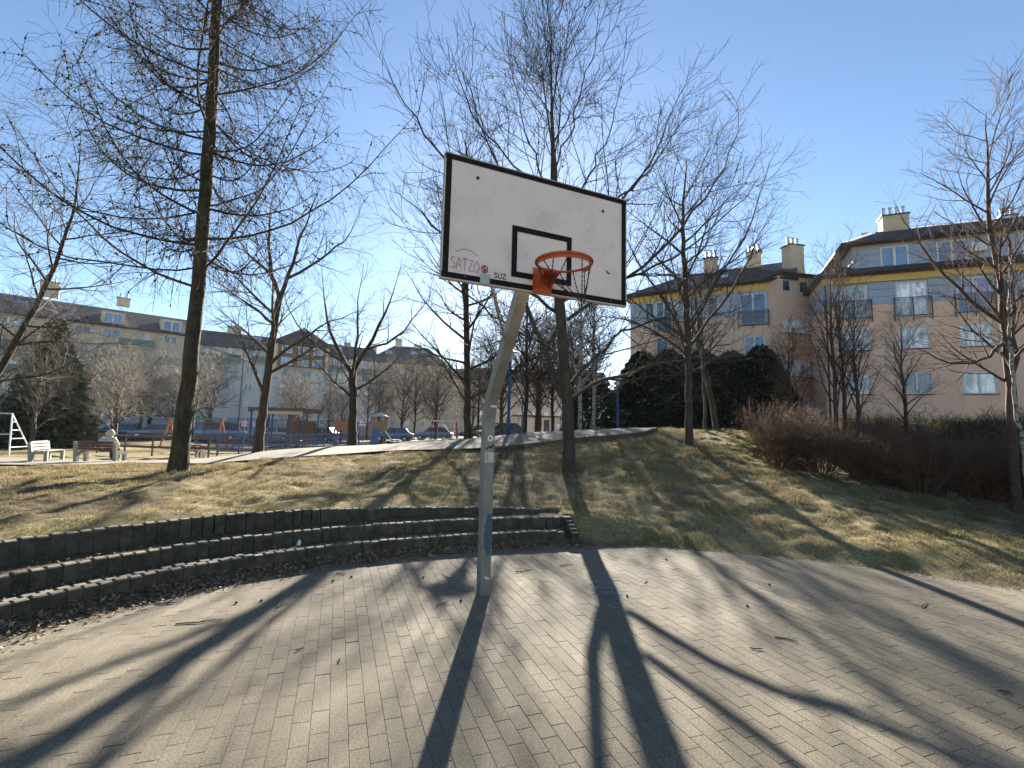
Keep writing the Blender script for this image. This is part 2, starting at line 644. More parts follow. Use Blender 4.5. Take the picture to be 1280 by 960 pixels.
# the 300 that show largest: nearest ones inside the camera's view
vx, vd = pcx, pcy
elev = np.degrees(np.arctan2(1.686, np.maximum(pcy, .01)))
inview = (elev < 33.0) & (np.abs(pcx) < 1.06 * pcy) & (pcy > 0)
dist = np.where(inview, np.hypot(pcx, pcy), 1e9)
order = np.argsort(dist)
near_ids, rest_ids = order[:300], order[300:]
PV, PF = paver_shape(PL / 2 - PJ, PW / 2 - PJ)
variants = []
for k in range(10):
    me = np_mesh('paver', PV, PF, m_paver, attrs={'rnd': ('FACE', np.full(len(PF), (k + .5) / 10))})
    variants.append(me)
for k in near_ids:
    o = link('paver', variants[int(rng.integers(10))], court, (pcx[k], pcy[k], rng.normal(0, .0006)))
    o.rotation_euler = (rng.normal(0, .004), rng.normal(0, .006), PANG)
nr = len(rest_ids)
ca, sa2 = math.cos(PANG), math.sin(PANG)
tilt = rng.normal(0, .005, (nr, 2))
VX = PV[None, :, 0] * ca - PV[None, :, 1] * sa2 + pcx[rest_ids][:, None]
VY = PV[None, :, 0] * sa2 + PV[None, :, 1] * ca + pcy[rest_ids][:, None]
VZ = PV[None, :, 2] + PV[None, :, 0] * tilt[:, :1] + PV[None, :, 1] * tilt[:, 1:] + rng.normal(0, .0006, (nr, 1))
V = np.stack([VX, VY, VZ], -1).reshape(-1, 3)
F = (PF[None] + (np.arange(nr) * 12)[:, None, None]).reshape(-1, 4)
pf = link('paver_field', np_mesh('paver_field', V, F, m_paver, attrs={'rnd': ('FACE', np.repeat(rng.random(nr), len(PF)))}), court)
pf['kind'] = 'stuff'

# ------------------------------------------------------------------ palisade seat steps
m_pal = M('palisade_mossy_shaded', (.098, .083, .057), (.043, .036, .024), rough=.95, scale=9, bump=.6, bscale=90, rnd=.2)  # mossy stone faces, with the shade of the backlit fronts darkened into the colour
m_paltop = M('palisade_worn_sunlit', (.185, .16, .118), (.115, .098, .07), rough=.92, scale=12, bump=.4, bscale=90, rnd=.15)  # worn concrete tops, their sunlit look painted in as a paler colour


def stone_mesh(h, seed):
    r = random.Random(seed)
    w, d, c = .0546, .055, .012
    mb = MB()
    prof = [(-.0, -h), (-.0, -.022), (.006, -.008), (.02, 0.0)]
    vs_, fs_ = [], []
    for inset, z in prof:
        for sx, sy in ((-1, -1), (1, -1), (1, 1), (-1, 1)):
            k = c if z < -.001 else c * .8
            vs_.append((sx * (w - inset * .7) - 0, sy * (d - inset) + (0), z + r.uniform(-.002, .002)))
    for i in range(3):
        for k in range(4):
            fs_.append((i * 4 + k, i * 4 + (k + 1) % 4, i * 4 + 4 + (k + 1) % 4, i * 4 + 4 + k))
    fs_.append((12, 13, 14, 15))
    mb.add(vs_, fs_)
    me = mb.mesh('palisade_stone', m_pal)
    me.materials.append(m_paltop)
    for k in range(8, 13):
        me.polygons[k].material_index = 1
    return me


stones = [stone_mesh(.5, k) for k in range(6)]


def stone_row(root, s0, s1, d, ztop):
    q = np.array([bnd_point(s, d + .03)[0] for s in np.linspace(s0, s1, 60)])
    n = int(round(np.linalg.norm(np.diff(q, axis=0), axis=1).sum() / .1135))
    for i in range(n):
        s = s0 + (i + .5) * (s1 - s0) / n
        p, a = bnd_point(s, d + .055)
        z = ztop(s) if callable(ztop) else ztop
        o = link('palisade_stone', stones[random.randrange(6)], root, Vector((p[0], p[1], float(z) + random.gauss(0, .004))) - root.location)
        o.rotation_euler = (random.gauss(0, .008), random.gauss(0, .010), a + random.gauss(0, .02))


S0 = 2.3
w1 = empty('palisade_wall', g3(-3.0, 5.45), 0, 'lowest double row of concrete palisade stones, right behind the leaf litter', 'retaining wall')
w2 = empty('palisade_wall', g3(-3.2, 5.7), 0, 'middle row of concrete palisade stones between the two soil treads', 'retaining wall')
w3 = empty('palisade_wall', g3(-3.5, 6.0), 0, 'topmost row of tall concrete palisade stones holding back the lawn', 'retaining wall')
w4 = empty('palisade_wall', g3(1.0, 7.5), 0, 'short stepped end row of palisade stones beside the tree shadow', 'retaining wall')
for w_ in (w1, w2, w3, w4):
    w_['group'] = 'palisade seat steps'
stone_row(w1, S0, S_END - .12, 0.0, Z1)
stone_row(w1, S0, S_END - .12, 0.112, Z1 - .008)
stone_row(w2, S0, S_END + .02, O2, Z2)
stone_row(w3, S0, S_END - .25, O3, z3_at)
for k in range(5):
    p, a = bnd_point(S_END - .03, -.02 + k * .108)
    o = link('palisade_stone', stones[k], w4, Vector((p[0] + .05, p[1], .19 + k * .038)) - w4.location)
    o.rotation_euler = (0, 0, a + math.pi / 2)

# ------------------------------------------------------------------ the path on the bank
m_path = M('path_concrete', (.20, .172, .128), (.15, .128, .095), rough=.95, scale=4, bump=.3, bscale=80)
near_edge = [(-30, 17.3), (-22, 17.2), (-17, 16.6), (-13.5, 15.2), (-10.6, 13.9), (-8.4, 13.2), (-6.9, 13.1), (-5.17, 13.1), (-3.0, 13.3), (-.41, 13.6),
             (1.6, 14.0), (3.2, 14.6), (4.4, 15.6), (5.4, 17.4), (6, 20)]
far_edge = [(-30, 21), (-22, 20.6), (-17, 19.9), (-12.5, 18.2), (-9.6, 16.3), (-8.0, 15.4), (-6.6, 15.3), (-5.0, 15.4), (-3.4, 15.7), (-.6, 16.3),
            (1.2, 16.9), (2.3, 17.6), (3.0, 18.4), (3.6, 19.4), (4.0, 22)]
ne, fe = resample(near_edge, .3), resample(far_edge, .3)
K_ = 110
ne = np.stack([np.interp(np.linspace(0, 1, K_), np.linspace(0, 1, len(ne)), ne[:, k]) for k in (0, 1)], 1)
fe = np.stack([np.interp(np.linspace(0, 1, K_), np.linspace(0, 1, len(fe)), fe[:, k]) for k in (0, 1)], 1)
W_ = 7
PP = ne[:, None] * (1 - np.linspace(0, 1, W_))[None, :, None] + fe[:, None] * np.linspace(0, 1, W_)[None, :, None]
pz = np.maximum(natural(PP[..., 0], PP[..., 1]) + .03, gz(PP[..., 0], PP[..., 1]) + .02)
kerb_rise = np.interp(ne[:, 0], [-.5, 1.4, 2.2, 3.2, 6], [.03, .05, .09, .10, .06])
pz = pz + kerb_rise[:, None]
for _ in range(3):
    pz[1:-1] = (pz[:-2] + pz[1:-1] * 2 + pz[2:]) / 4
V = np.concatenate([np.stack([PP[..., 0], PP[..., 1], pz], -1).reshape(-1, 3), np.stack([ne[:, 0], ne[:, 1], pz[:, 0] - .5], -1)])
id_ = np.arange(K_ * W_).reshape(K_, W_)
F = np.stack([id_[:-1, :-1], id_[1:, :-1], id_[1:, 1:], id_[:-1, 1:]], -1).reshape(-1, 4)
path = link('path', np_mesh('path', V, F, m_path))
path['kind'] = 'structure'
# brick edging on the near side of the raised end
m_brick = M('kerb_brick', (.16, .09, .06), (.09, .055, .04), scale=12, bump=.4, bscale=40)
mb = MB()
sel = [k for k in range(K_) if -1.0 < ne[k, 0] < 5.3]
kp = resample(np.stack([ne[sel, 0], ne[sel, 1], pz[sel, 0]], 1), .075)
for i in range(len(kp) - 1):
    c = (kp[i] + kp[i + 1]) / 2
    a = math.atan2(kp[i + 1][1] - kp[i][1], kp[i + 1][0] - kp[i][0])
    mb.box((c[0], c[1] - .03, c[2] - .13 + random.gauss(0, .004)), (.068, .09, .30), a, bevel=.006)
kb = mb.build('kerb_brick', m_brick, path)
kb['kind'] = 'stuff'

# ------------------------------------------------------------------ basketball hoop
m_galv = M('galvanised_steel', (.24, .238, .212), (.165, .163, .148), rough=.5, metal=.3, scale=6, bump=.05, bscale=30, spec=.5)
m_board = M('board_white', (.90, .715, .61), (.70, .55, .455), rough=.6, scale=3.2, lo=.47, hi=.78, bump=.03, bscale=30)
m_black = M('black_paint', (.016, .013, .013), (.026, .021, .020), rough=.85, scale=6, spec=.12)
m_edge = M('board_edge', (.55, .50, .43), (.38, .33, .27), rough=.7, scale=8)
m_orange = M('rim_orange', (.55, .095, .02), (.33, .05, .012), rough=.55, scale=14, lo=.45, hi=.8)
m_rust = M('dark_steel', (.07, .055, .045), (.04, .03, .025), rough=.6, metal=.4, scale=20)
m_smear = M('smear_blue', (.035, .07, .12), (.08, .10, .11), rough=.6, scale=22)
m_blue = M('blue_paint', (.03, .085, .20), (.02, .055, .14), rough=.45, scale=8)
m_white = M('white_paint', (.72, .72, .70), (.6, .6, .58), rough=.6, scale=6)
m_stick = M('sticker_grey', (.52, .52, .47), (.40, .40, .36), rough=.7, scale=20)
m_mag = M('marker_magenta', (.44, .20, .30), (.58, .38, .42), rough=.7, scale=30)
m_red = M('red_paint', (.40, .05, .045), (.28, .035, .03), rough=.6, scale=10)

hoop = empty('basketball_hoop', (-0.244, 5.088, 0.0), R(24.07), 'basketball backboard with orange rim on a bent square steel post', 'basketball hoop')
BY = -1.182            # front plane of the board (local y), the court lies towards -y
HB, HT = 2.88, 3.93
# post: square tube bent forward
pts = [(0, -.05), (0, 1.70), (-.012, 1.82), (-.045, 1.94), (-.10, 2.05), (-1.02, 3.34)]
w = .058
L_, R_ = [], []
for i, (y, z) in enumerate(pts):
    a = Vector(pts[max(i - 1, 0)])
    b = Vector(pts[min(i + 1, len(pts) - 1)])
    t = (b - a).normalized()
    nrm = Vector((-t.y, t.x))
    L_.append((y + nrm.x * w, z + nrm.y * w))
    R_.append((y - nrm.x * w, z - nrm.y * w))
mb = MB()
n = len(pts)
vs_ = [(sx * w, q[0], q[1]) for sx in (-1, 1) for q in L_] + [(sx * w, q[0], q[1]) for sx in (-1, 1) for q in R_]
fs_ = []
for i in range(n - 1):
    fs_ += [(i, i + 1, n + i + 1, n + i), (2 * n + i + 1, 2 * n + i, 3 * n + i, 3 * n + i + 1),
            (i + 1, i, 2 * n + i, 2 * n + i + 1), (n + i, n + i + 1, 3 * n + i + 1, 3 * n + i)]
fs_ += [(n - 1, 3 * n - 1, 4 * n - 1, 2 * n - 1)]
mb.add(vs_, fs_)
post = mb.build('post', m_galv, hoop)
bev = post.modifiers.new('bevel', 'BEVEL')
bev.width, bev.segments = .008, 2
# back frame and braces
mb = MB()
for x in (-.5, .5):
    mb.beam((x, BY + .06, HB + .08), (x, BY + .06, HT - .1), .045)
for z in (HB + .25, HT - .3):
    mb.beam((-.78, BY + .055, z), (.78, BY + .055, z), .04)
mb.box((0, BY + .12, 3.32), (.26, .10, .34))
mb.build('back_frame', m_galv, hoop)
for x in (-.52,):
    MB().tube([(x * .08, -.50, 2.56), (x, BY + .07, 3.16)], .014, 8).build('brace', m_galv, hoop)
bd = MB().box((0, BY + .016, (HB + HT) / 2), (1.8, .03, HT - HB), bevel=.004).build('backboard', m_board, hoop)
mb = MB()
F_ = BY - .0025
for (x0, x1, z0, z1) in ((-.9, .9, HT - .05, HT - .006), (-.9, .9, HB + .008, HB + .055), (-.894, -.845, HB + .05, HT - .05), (.845, .894, HB + .05, HT - .05)):
    mb.add([(x0, F_, z0), (x1, F_, z0), (x1, F_, z1), (x0, F_, z1)], [(0, 1, 2, 3)])
mb.build('painted_border', m_black, bd)
mb = MB()
q0, q1, r0, r1 = -.295, .295, 2.985, 3.437
for (x0, x1, z0, z1) in ((q0, q1, r1 - .05, r1), (q0, q1, r0, r0 + .05), (q0, q0 + .05, r0 + .05, r1 - .05), (q1 - .05, q1, r0 + .05, r1 - .05)):
    mb.add([(x0, F_, z0), (x1, F_, z0), (x1, F_, z1), (x0, F_, z1)], [(0, 1, 2, 3)])
mb.build('target_square', m_black, bd)
mb = MB().box((0, BY + .018, HB - .003), (1.806, .034, .006)).box((0, BY + .018, HT + .003), (1.806, .034, .006))
mb.box((-.903, BY + .018, 3.405), (.006, .034, 1.05)).box((.903, BY + .018, 3.405), (.006, .034, 1.05))
mb.build('edge_strip', m_edge, bd)
for x, z in ((-.62, 3.775), (.63, 3.76), (-.70, HB + .035), (.72, HB + .035)):
    MB().lathe([(.014, 0), (.014, .006), (.007, .012)], n=8).build('bolt', m_rust, bd, (x, BY, z)).rotation_euler = (R(90), 0, 0)
# rim, bracket, chains
RZ = 3.035
RC = Vector((0, BY - .375, RZ))
ring = [RC + Vector((math.cos(a) * .225, math.sin(a) * .225, 0)) for a in np.linspace(0, 2 * math.pi, 41)[:-1]]
rim = MB().tube(ring, .0105, 8, closed=True).build('rim', m_orange, hoop, smooth=True)
mb = MB()
mb.box((0, BY - .006, 2.985), (.18, .008, .22), bevel=.002)
mb.prism([(BY - .01, 2.91), (BY - .01, RZ + .005), (BY - .16, RZ + .005), (BY - .16, RZ - .03)], -.075, -.068)
mb.prism([(BY - .01, 2.91), (BY - .01, RZ + .005), (BY - .16, RZ + .005), (BY - .16, RZ - .03)], .068, .075)
mb.box((0, BY - .085, RZ + .008), (.15, .16, .006))
mb.build('bracket', m_orange, rim)
# skirt of hook plate under the front of the ring
arc = np.linspace(R(150), R(372), 26)
mb = MB()
vs_ = [RC + Vector((math.cos(a) * .218, math.sin(a) * .218, dz)) for a in arc for dz in (-.008, -.036)]
mb.add(vs_, [(2 * i, 2 * i + 1, 2 * i + 3, 2 * i + 2) for i in range(25)])
sk = mb.build('hook_strip', m_orange, rim)
sk.modifiers.new('solid', 'SOLIDIFY').thickness = .004
tie = RC + Vector((.17, -.02, -.27))
tie2 = RC + Vector((-.05, .12, -.14))
m_chain = M('chain_steel', (.10, .06, .05), (.05, .035, .03), rough=.5, metal=.6, scale=40)
for k in range(12):
    a = 2 * math.pi * (k + .3) / 12
    s = RC + Vector((math.cos(a) * .217, math.sin(a) * .217, -.01))
    e = tie if (math.cos(a) > -.25 or k % 3 == 0) else tie2
    e = e + Vector((random.uniform(-.02, .02), random.uniform(-.02, .02), random.uniform(-.05, .02)))
    N_ = 22
    ptsc = []
    for i in range(N_):
        t = i / (N_ - 1)
        q = s.lerp(e, t) + Vector((0, 0, -.05 * math.sin(math.pi * t)))
        ptsc.append(q)
    MB().tube(ptsc, [.0062 if i % 2 else .003 for i in range(N_)], 5).build('chain', m_chain, rim)


def ribbon(mb, pts2, w, plane_y, dens=1):
    """flat drawn stroke on a vertical plane facing -y"""
    P = [Vector(p) for p in pts2]
    for i in range(len(P) - 1):
        d = (P[i + 1] - P[i])
        if d.length < 1e-6:
            continue
        d.normalize()
        nn = Vector((-d.y, d.x)) * w / 2
        e = d * w * .3
        q = [P[i] - nn - e, P[i + 1] - nn + e, P[i + 1] + nn + e, P[i] + nn - e]
        mb.add([(p.x, plane_y - i * .00002, p.y) for p in q], [(0, 1, 2, 3)])


# graffiti tag at the lower left, a round sticker, a patch and small black lettering
mb = MB()
gx0, gz0 = -.83, HB + .075
arcp = [(gx0 + .04 + .19 * t, gz0 + .155 + .035 * math.sin(math.pi * t)) for t in np.linspace(0, 1, 12)]
ribbon(mb, arcp, .006, F_)
letters = {'S': [(.9, .9), (.5, 1), (.1, .85), (.3, .6), (.8, .4), (.9, .15), (.5, 0), (0, .1)],
           'A': [(0, 0), (.4, 1), (.5, 1), (.95, 0), (.75, .4), (.2, .4)],
           'T': [(0, .95), (1, 1), (.5, .97), (.45, 0)],
           'Z': [(0, .95), (.9, 1), (.1, .05), (1, 0)],
           'O': [(.5, 1), (.1, .8), (0, .4), (.3, 0), (.8, .05), (1, .5), (.8, .9), (.5, 1)],
           'U': [(0, 1), (.05, .2), (.4, 0), (.85, .15), (.9, 1)]}
for k, ch in enumerate('SATZO'):
    for dx, dz in ((0, 0), (.003, -.003)):
        ribbon(mb, [(gx0 + .0 + k * .050 + u * .046 + dx, gz0 + .02 + v * .095 - k * .002 + dz + random.gauss(0, .004)) for u, v in letters[ch]], .0042, F_)
mb.build('graffiti', m_mag, bd)
mb = MB()
ribbon(mb, [(-.535 + .026 * math.cos(a), HB + .125 + .03 * math.sin(a)) for a in np.linspace(0, 6.3, 20)], .009, F_)
ribbon(mb, [(-.555, HB + .145), (-.515, HB + .105)], .009, F_)
ribbon(mb, [(-.535, HB + .15), (-.54, HB + .10), (-.52, HB + .13)], .007, F_)
mb.build('round_sticker', m_red, bd)
MB().box((-.53, F_ - .001, HB + .045), (.085, .002, .085)).build('sticker', m_stick, bd)
mb = MB()
for k, ch in enumerate('SUZ'):
    ribbon(mb, [(-.45 + k * .038 + u * .031, HB + .068 + v * .045) for u, v in letters[ch]], .006, F_)
mb.build('lettering', m_black, bd)
mb = MB()
ribbon(mb, [(.675, 3.19), (.69, 3.175), (.71, 3.17)], .012, F_)
mb.build('scuff', m_black, bd)
# stickers and paint on the post (front face is local y = -w)
fy = -w - .0015
MB().lathe([(.033, 0), (.033, .002)], n=18).build('sticker', m_white, post, (.005, fy, 1.60)).rotation_euler = (R(90), 0, 0)
MB().lathe([(.012, 0), (.012, .002)], n=12).build('sticker', m_black, post, (.005, fy - .003, 1.60)).rotation_euler = (R(90), 0, 0)
MB().box((0, fy, 1.40), (.10, .002, .11)).build('sticker', m_stick, post)
mb = MB()
ribbon(mb, [(-.035, 1.49), (.0, 1.515), (.015, 1.50), (.045, 1.53)], .014, fy)
ribbon(mb, [(.03, 1.515), (.045, 1.53)], .02, fy - .0005)
ribbon(mb, [(-.025, 1.44), (-.025, 1.36), (.0, 1.36)], .006, fy - .003)
mb.build('marker_scribble', m_black, post)
MB().box((.012, -.112, 1.95), (.07, .0025, .055), mat=Matrix.Rotation(R(-22), 3, 'X')).build('sticker', m_stick, post)
mb = MB()
for k in range(16):
    z = .40 + k * .026
    x = .012 + random.gauss(0, .008)
    wd = .02 + .024 * math.sin(math.pi * (k + .5) / 16) + random.uniform(0, .008)
    mb.add([(max(x - wd, -.055), fy, z), (min(x + wd, .052), fy, z), (min(x + wd * .9, .052), fy, z + .0262), (max(x - wd * .95, -.055), fy, z + .0262)], [(0, 1, 2, 3)])
mb.build('blue_paint_smear', m_smear, post)
MB().box((.012, fy, .17), (.05, .002, .02), mat=Matrix.Rotation(R(20), 3, 'Y')).build('sticker', m_white, post)

# ------------------------------------------------------------------ bare trees
def tubes(P, rad, sides):
    """P (N,K,3), rad (N,K) -> verts, quads of N tapering tubes"""
    N, K, _ = P.shape
    T = np.empty_like(P)
    T[:, 1:-1] = P[:, 2:] - P[:, :-2]
    T[:, 0] = P[:, 1] - P[:, 0]
    T[:, -1] = P[:, -1] - P[:, -2]
    T /= np.linalg.norm(T, axis=2, keepdims=True) + 1e-9
    ref = np.where(np.abs(T[:, :1, 2:3]) > .9, np.array([1.0, 0, 0]), np.array([0, 0, 1.0]))
    U = np.cross(T, np.broadcast_to(ref, T.shape))
    U /= np.linalg.norm(U, axis=2, keepdims=True) + 1e-9
    W = np.cross(T, U)
    a = np.arange(sides) * 2 * np.pi / sides
    V = P[:, :, None] + rad[:, :, None, None] * (U[:, :, None] * np.cos(a)[None, None, :, None] + W[:, :, None] * np.sin(a)[None, None, :, None])
    i = np.arange(N * K * sides).reshape(N, K, sides)
    j = np.roll(i, -1, axis=2)
    F = np.stack([i[:, :-1], j[:, :-1], j[:, 1:], i[:, 1:]], -1).reshape(-1, 4)
    return V.reshape(-1, 3), F


def join(parts):
    Vs, Fs, o = [], [], 0
    for V, F in parts:
        Vs.append(V)
        Fs.append(F + o)
        o += len(V)
    return np.concatenate(Vs), np.concatenate(Fs)


def nrm(v):
    return v / (np.linalg.norm(v, axis=-1, keepdims=True) + 1e-9)


def spawn(rg, P, rad, n, t0, t1, ang, length, K, up=0.0, wob=.1, rr=.6, tip=.003, side=None, fall=.5, r0=None, flat=0.0):
    """children of the branches P: n each, leaving at ang (deg) with lengths (lo,hi), bending by up per step"""
    N, KP, _ = P.shape
    n = np.broadcast_to(np.asarray(n), (N,))
    ix = np.repeat(np.arange(N), n)
    Mc = len(ix)
    order_ = np.concatenate([np.arange(k) for k in n]) if Mc else np.zeros(0)
    t = t0 + (t1 - t0) * (order_ + rg.random(Mc)) / np.maximum(n[ix], 1)
    f = t * (KP - 1)
    k = np.minimum(f.astype(int), KP - 2)
    w = (f - k)[:, None]
    pos = P[ix, k] * (1 - w) + P[ix, k + 1] * w
    T = nrm(P[ix, k + 1] - P[ix, k])
    pr = rad[ix, k] * (1 - w[:, 0]) + rad[ix, k + 1] * w[:, 0]
    ref = np.where(np.abs(T[:, 2:3]) > .9, np.array([1.0, 0, 0]), np.array([0, 0, 1.0]))
    U = nrm(np.cross(T, ref))
    W = np.cross(T, U)
    phi = order_ * 2.39996 + rg.random(N)[ix] * 6.28 + rg.normal(0, .4, Mc)
    if flat:
        phi = np.where(order_ % 2 == 0, 0, np.pi) + rg.normal(0, 1 - flat, Mc)
    a = np.radians(rg.uniform(ang[0], ang[1], Mc))
    D = nrm(np.cos(a)[:, None] * T + np.sin(a)[:, None] * (np.cos(phi)[:, None] * U + np.sin(phi)[:, None] * W))
    L = rg.uniform(length[0], length[1], Mc) * (1 - fall * (t - t0) / max(t1 - t0, 1e-6))
    out = np.empty((Mc, K, 3))
    out[:, 0] = pos
    for s in range(1, K):
        D = nrm(D + np.array([0, 0, up / K]) + rg.normal(0, wob, (Mc, 3)))
        out[:, s] = out[:, s - 1] + D * (L / (K - 1))[:, None]
    rs = np.minimum(pr * rr, r0 if r0 else 1.0)
    rs = np.maximum(rs, tip)
    R_ = rs[:, None] * (1 - np.linspace(0, 1, K)[None]) + tip * np.linspace(0, 1, K)[None]
    return out, R_


def poly(pts, rads, K, rg, wob=.0):
    pts = np.array(pts, float)
    s = np.concatenate([[0], np.cumsum(np.linalg.norm(np.diff(pts, axis=0), axis=1))])
    u = np.linspace(0, s[-1], K)
    Q = np.stack([np.interp(u, s, pts[:, k]) for k in range(3)], 1)
    Q[1:-1] = (Q[:-2] + 2 * Q[1:-1] + Q[2:]) / 4
    if wob:
        Q[1:-1] += rg.normal(0, wob, Q[1:-1].shape)
    return Q, np.interp(u / s[-1], np.linspace(0, 1, len(rads)), rads)


def flare(rad, pts, amt=.35, h=.35):
    z = pts[:, 2] - pts[0, 2]
    return rad * (1 + amt * np.exp(-z / h))


m_bark_l = M('bark_larch', (0.0744, 0.0608, 0.0310), (0.0217, 0.0155, 0.0093), rough=.95, scale=11, bump=1.0, bscale=20, stretch=(1, 1, .35), bdist=.04)
m_bark_p = M('bark_plane', (0.0775, 0.0620, 0.0434), (0.0434, 0.0322, 0.0217), rough=.95, scale=9, bump=.7, bscale=30, stretch=(1, 1, .4), bdist=.02)
m_bark_d = M('bark_dark', (0.0465, 0.0372, 0.0260), (0.0248, 0.0186, 0.0124), rough=.95, scale=9, bump=.7, bscale=30, stretch=(1, 1, .4), bdist=.02)
m_bark_b = M('bark_birch', (.30, .27, .235), (.05, .042, .033), rough=.85, scale=7, lo=.5, hi=.58, stretch=(.5, .5, 3))
m_bark_r = M('bark_red', (0.0992, 0.0589, 0.0434), (0.0496, 0.0310, 0.0248), rough=.9, scale=9, bump=.5, bscale=30)
m_twig = M('twig_brown', (0.0527, 0.0384, 0.0285), (0.0310, 0.0223, 0.0174), rough=.85, scale=3)
m_twig_l = M('twig_larch', (0.0527, 0.0403, 0.0248), (0.0310, 0.0229, 0.0136), rough=.9, scale=3)
m_twig_g = M('twig_grey', (0.1054, 0.0899, 0.0713), (0.0558, 0.0465, 0.0372), rough=.85, scale=2)
m_twig_r = M('twig_red', (.155, .085, .05), (.075, .042, .026), rough=.85, scale=2)
m_twig_w = M('twig_pale', (0.3400, 0.3000, 0.2500), (0.2000, 0.1700, 0.1400), rough=.85, scale=2)
m_cone = M('larch_cone', (.07, .05, .03), (.04, .028, .018), rough=.9, scale=20)


def tree_obj(name, loc, trunk_parts, crown_parts, mt, mc, label, group=None, cat='tree', twig_name='crown'):
    root = empty(name, loc, 0, label, cat, group)
    V, F = join(trunk_parts)
    link('trunk', np_mesh('trunk', V, F, mt, smooth=True), root)
    if crown_parts:
        V, F = join(crown_parts)
        link(twig_name, np_mesh(twig_name, V, F, mc, smooth=True), root)
    return root


def cones(rg, P, n, size):
    """small egg-shaped octahedra along branches P"""
    N, K, _ = P.shape
    ix = rg.integers(0, N, n)
    f = rg.random(n) * (K - 1)
    k = np.minimum(f.astype(int), K - 2)
    w = (f - k)[:, None]
    c = P[ix, k] * (1 - w) + P[ix, k + 1] * w
    s = rg.uniform(size[0], size[1], n)
    base = np.array([(1, 0, 0), (0, 1, 0), (-1, 0, 0), (0, -1, 0), (0, 0, 1.5), (0, 0, -1.2)]) * .5
    V = (c[:, None] + base[None] * s[:, None, None]).reshape(-1, 3)
    f0 = np.array([(0, 1, 4), (1, 2, 4), (2, 3, 4), (3, 0, 4), (1, 0, 5), (2, 1, 5), (3, 2, 5), (0, 3, 5)])
    F = (f0[None] + (np.arange(n) * 6)[:, None, None]).reshape(-1, 3)
    return V, F


def crown_levels(rg, P, r, spec):
    """spec: list of dicts for successive spawn levels; returns all tube parts and the last level"""
    parts = []
    lastP = None
    for d in spec:
        d = dict(d)
        sides = d.pop('sides', 3)
        P, r = spawn(rg, P, r, **d)
        parts.append(tubes(P, r, sides))
        lastP = P
    return parts, lastP


# --- the larch on the left
rg = np.random.default_rng(3)
bx, by = -6.92, 10.0
bz = float(gz(bx, by))
tp, tr = poly([(0, 0, -.15), (.05, 0, 1.84), (.07, 0, 4.5), (.03, 0, 7.2), (-.09, 0, 10.7), (-.2, 0, 13.5), (-.25, 0, 17)], [.17, .14, .13, .115, .092, .065, .02], 34, rg, .008)
tr = flare(tr, tp, .30, .3)
T_ = [tubes(tp[None], tr[None], 14)]
B1, r1 = spawn(rg, tp[None, 5:], tr[None, 5:], 50, .10, .98, (60, 92), (3.0, 6.4), 12, up=.75, wob=.07, rr=.24, tip=.006, fall=.70, r0=.034)
B1b, r1b = spawn(rg, tp[None, 5:], tr[None, 5:], 50, .12, .98, (70, 105), (2.0, 5.0), 12, up=1.1, wob=.08, rr=.18, tip=.005, fall=.65, r0=.022)
B1, r1 = np.concatenate([B1, B1b]), np.concatenate([r1, r1b])
B1[:, 1:, 2] -= .10 * np.sin(np.linspace(0, np.pi, 12))[None, 1:] * 4
T_.append(tubes(B1, r1, 5))
B2, r2 = spawn(rg, B1, r1, 18, .10, .98, (40, 75), (.5, 1.6), 6, up=-.25, wob=.12, rr=.6, tip=.0045, fall=.5, r0=.012)
B3, r3 = spawn(rg, B2, r2, 6, .1, 1.0, (35, 80), (.18, .60), 4, up=-1.1, wob=.15, rr=.7, tip=.0032, fall=.2, r0=.005)
B4, r4 = spawn(rg, B1, r1, 22, .05, 1.0, (50, 100), (.25, .8), 4, up=-1.5, wob=.12, rr=.5, tip=.0032, fall=.2, r0=.006)
larch = tree_obj('larch_tree', (bx, by, bz), T_, [tubes(B2, r2, 3), tubes(B3, r3, 3), tubes(B4, r4, 3)], m_bark_l, m_twig_l,
                 'tall bare larch hung with small dark cones, mossy trunk left of the hoop', cat='tree')
V, F = join([cones(rg, B2, 6000, (.024, .055)), cones(rg, B4, 2500, (.022, .05))])
cn = link('cones', np_mesh('cones', V, F, m_cone), larch)
cn['kind'] = 'stuff'

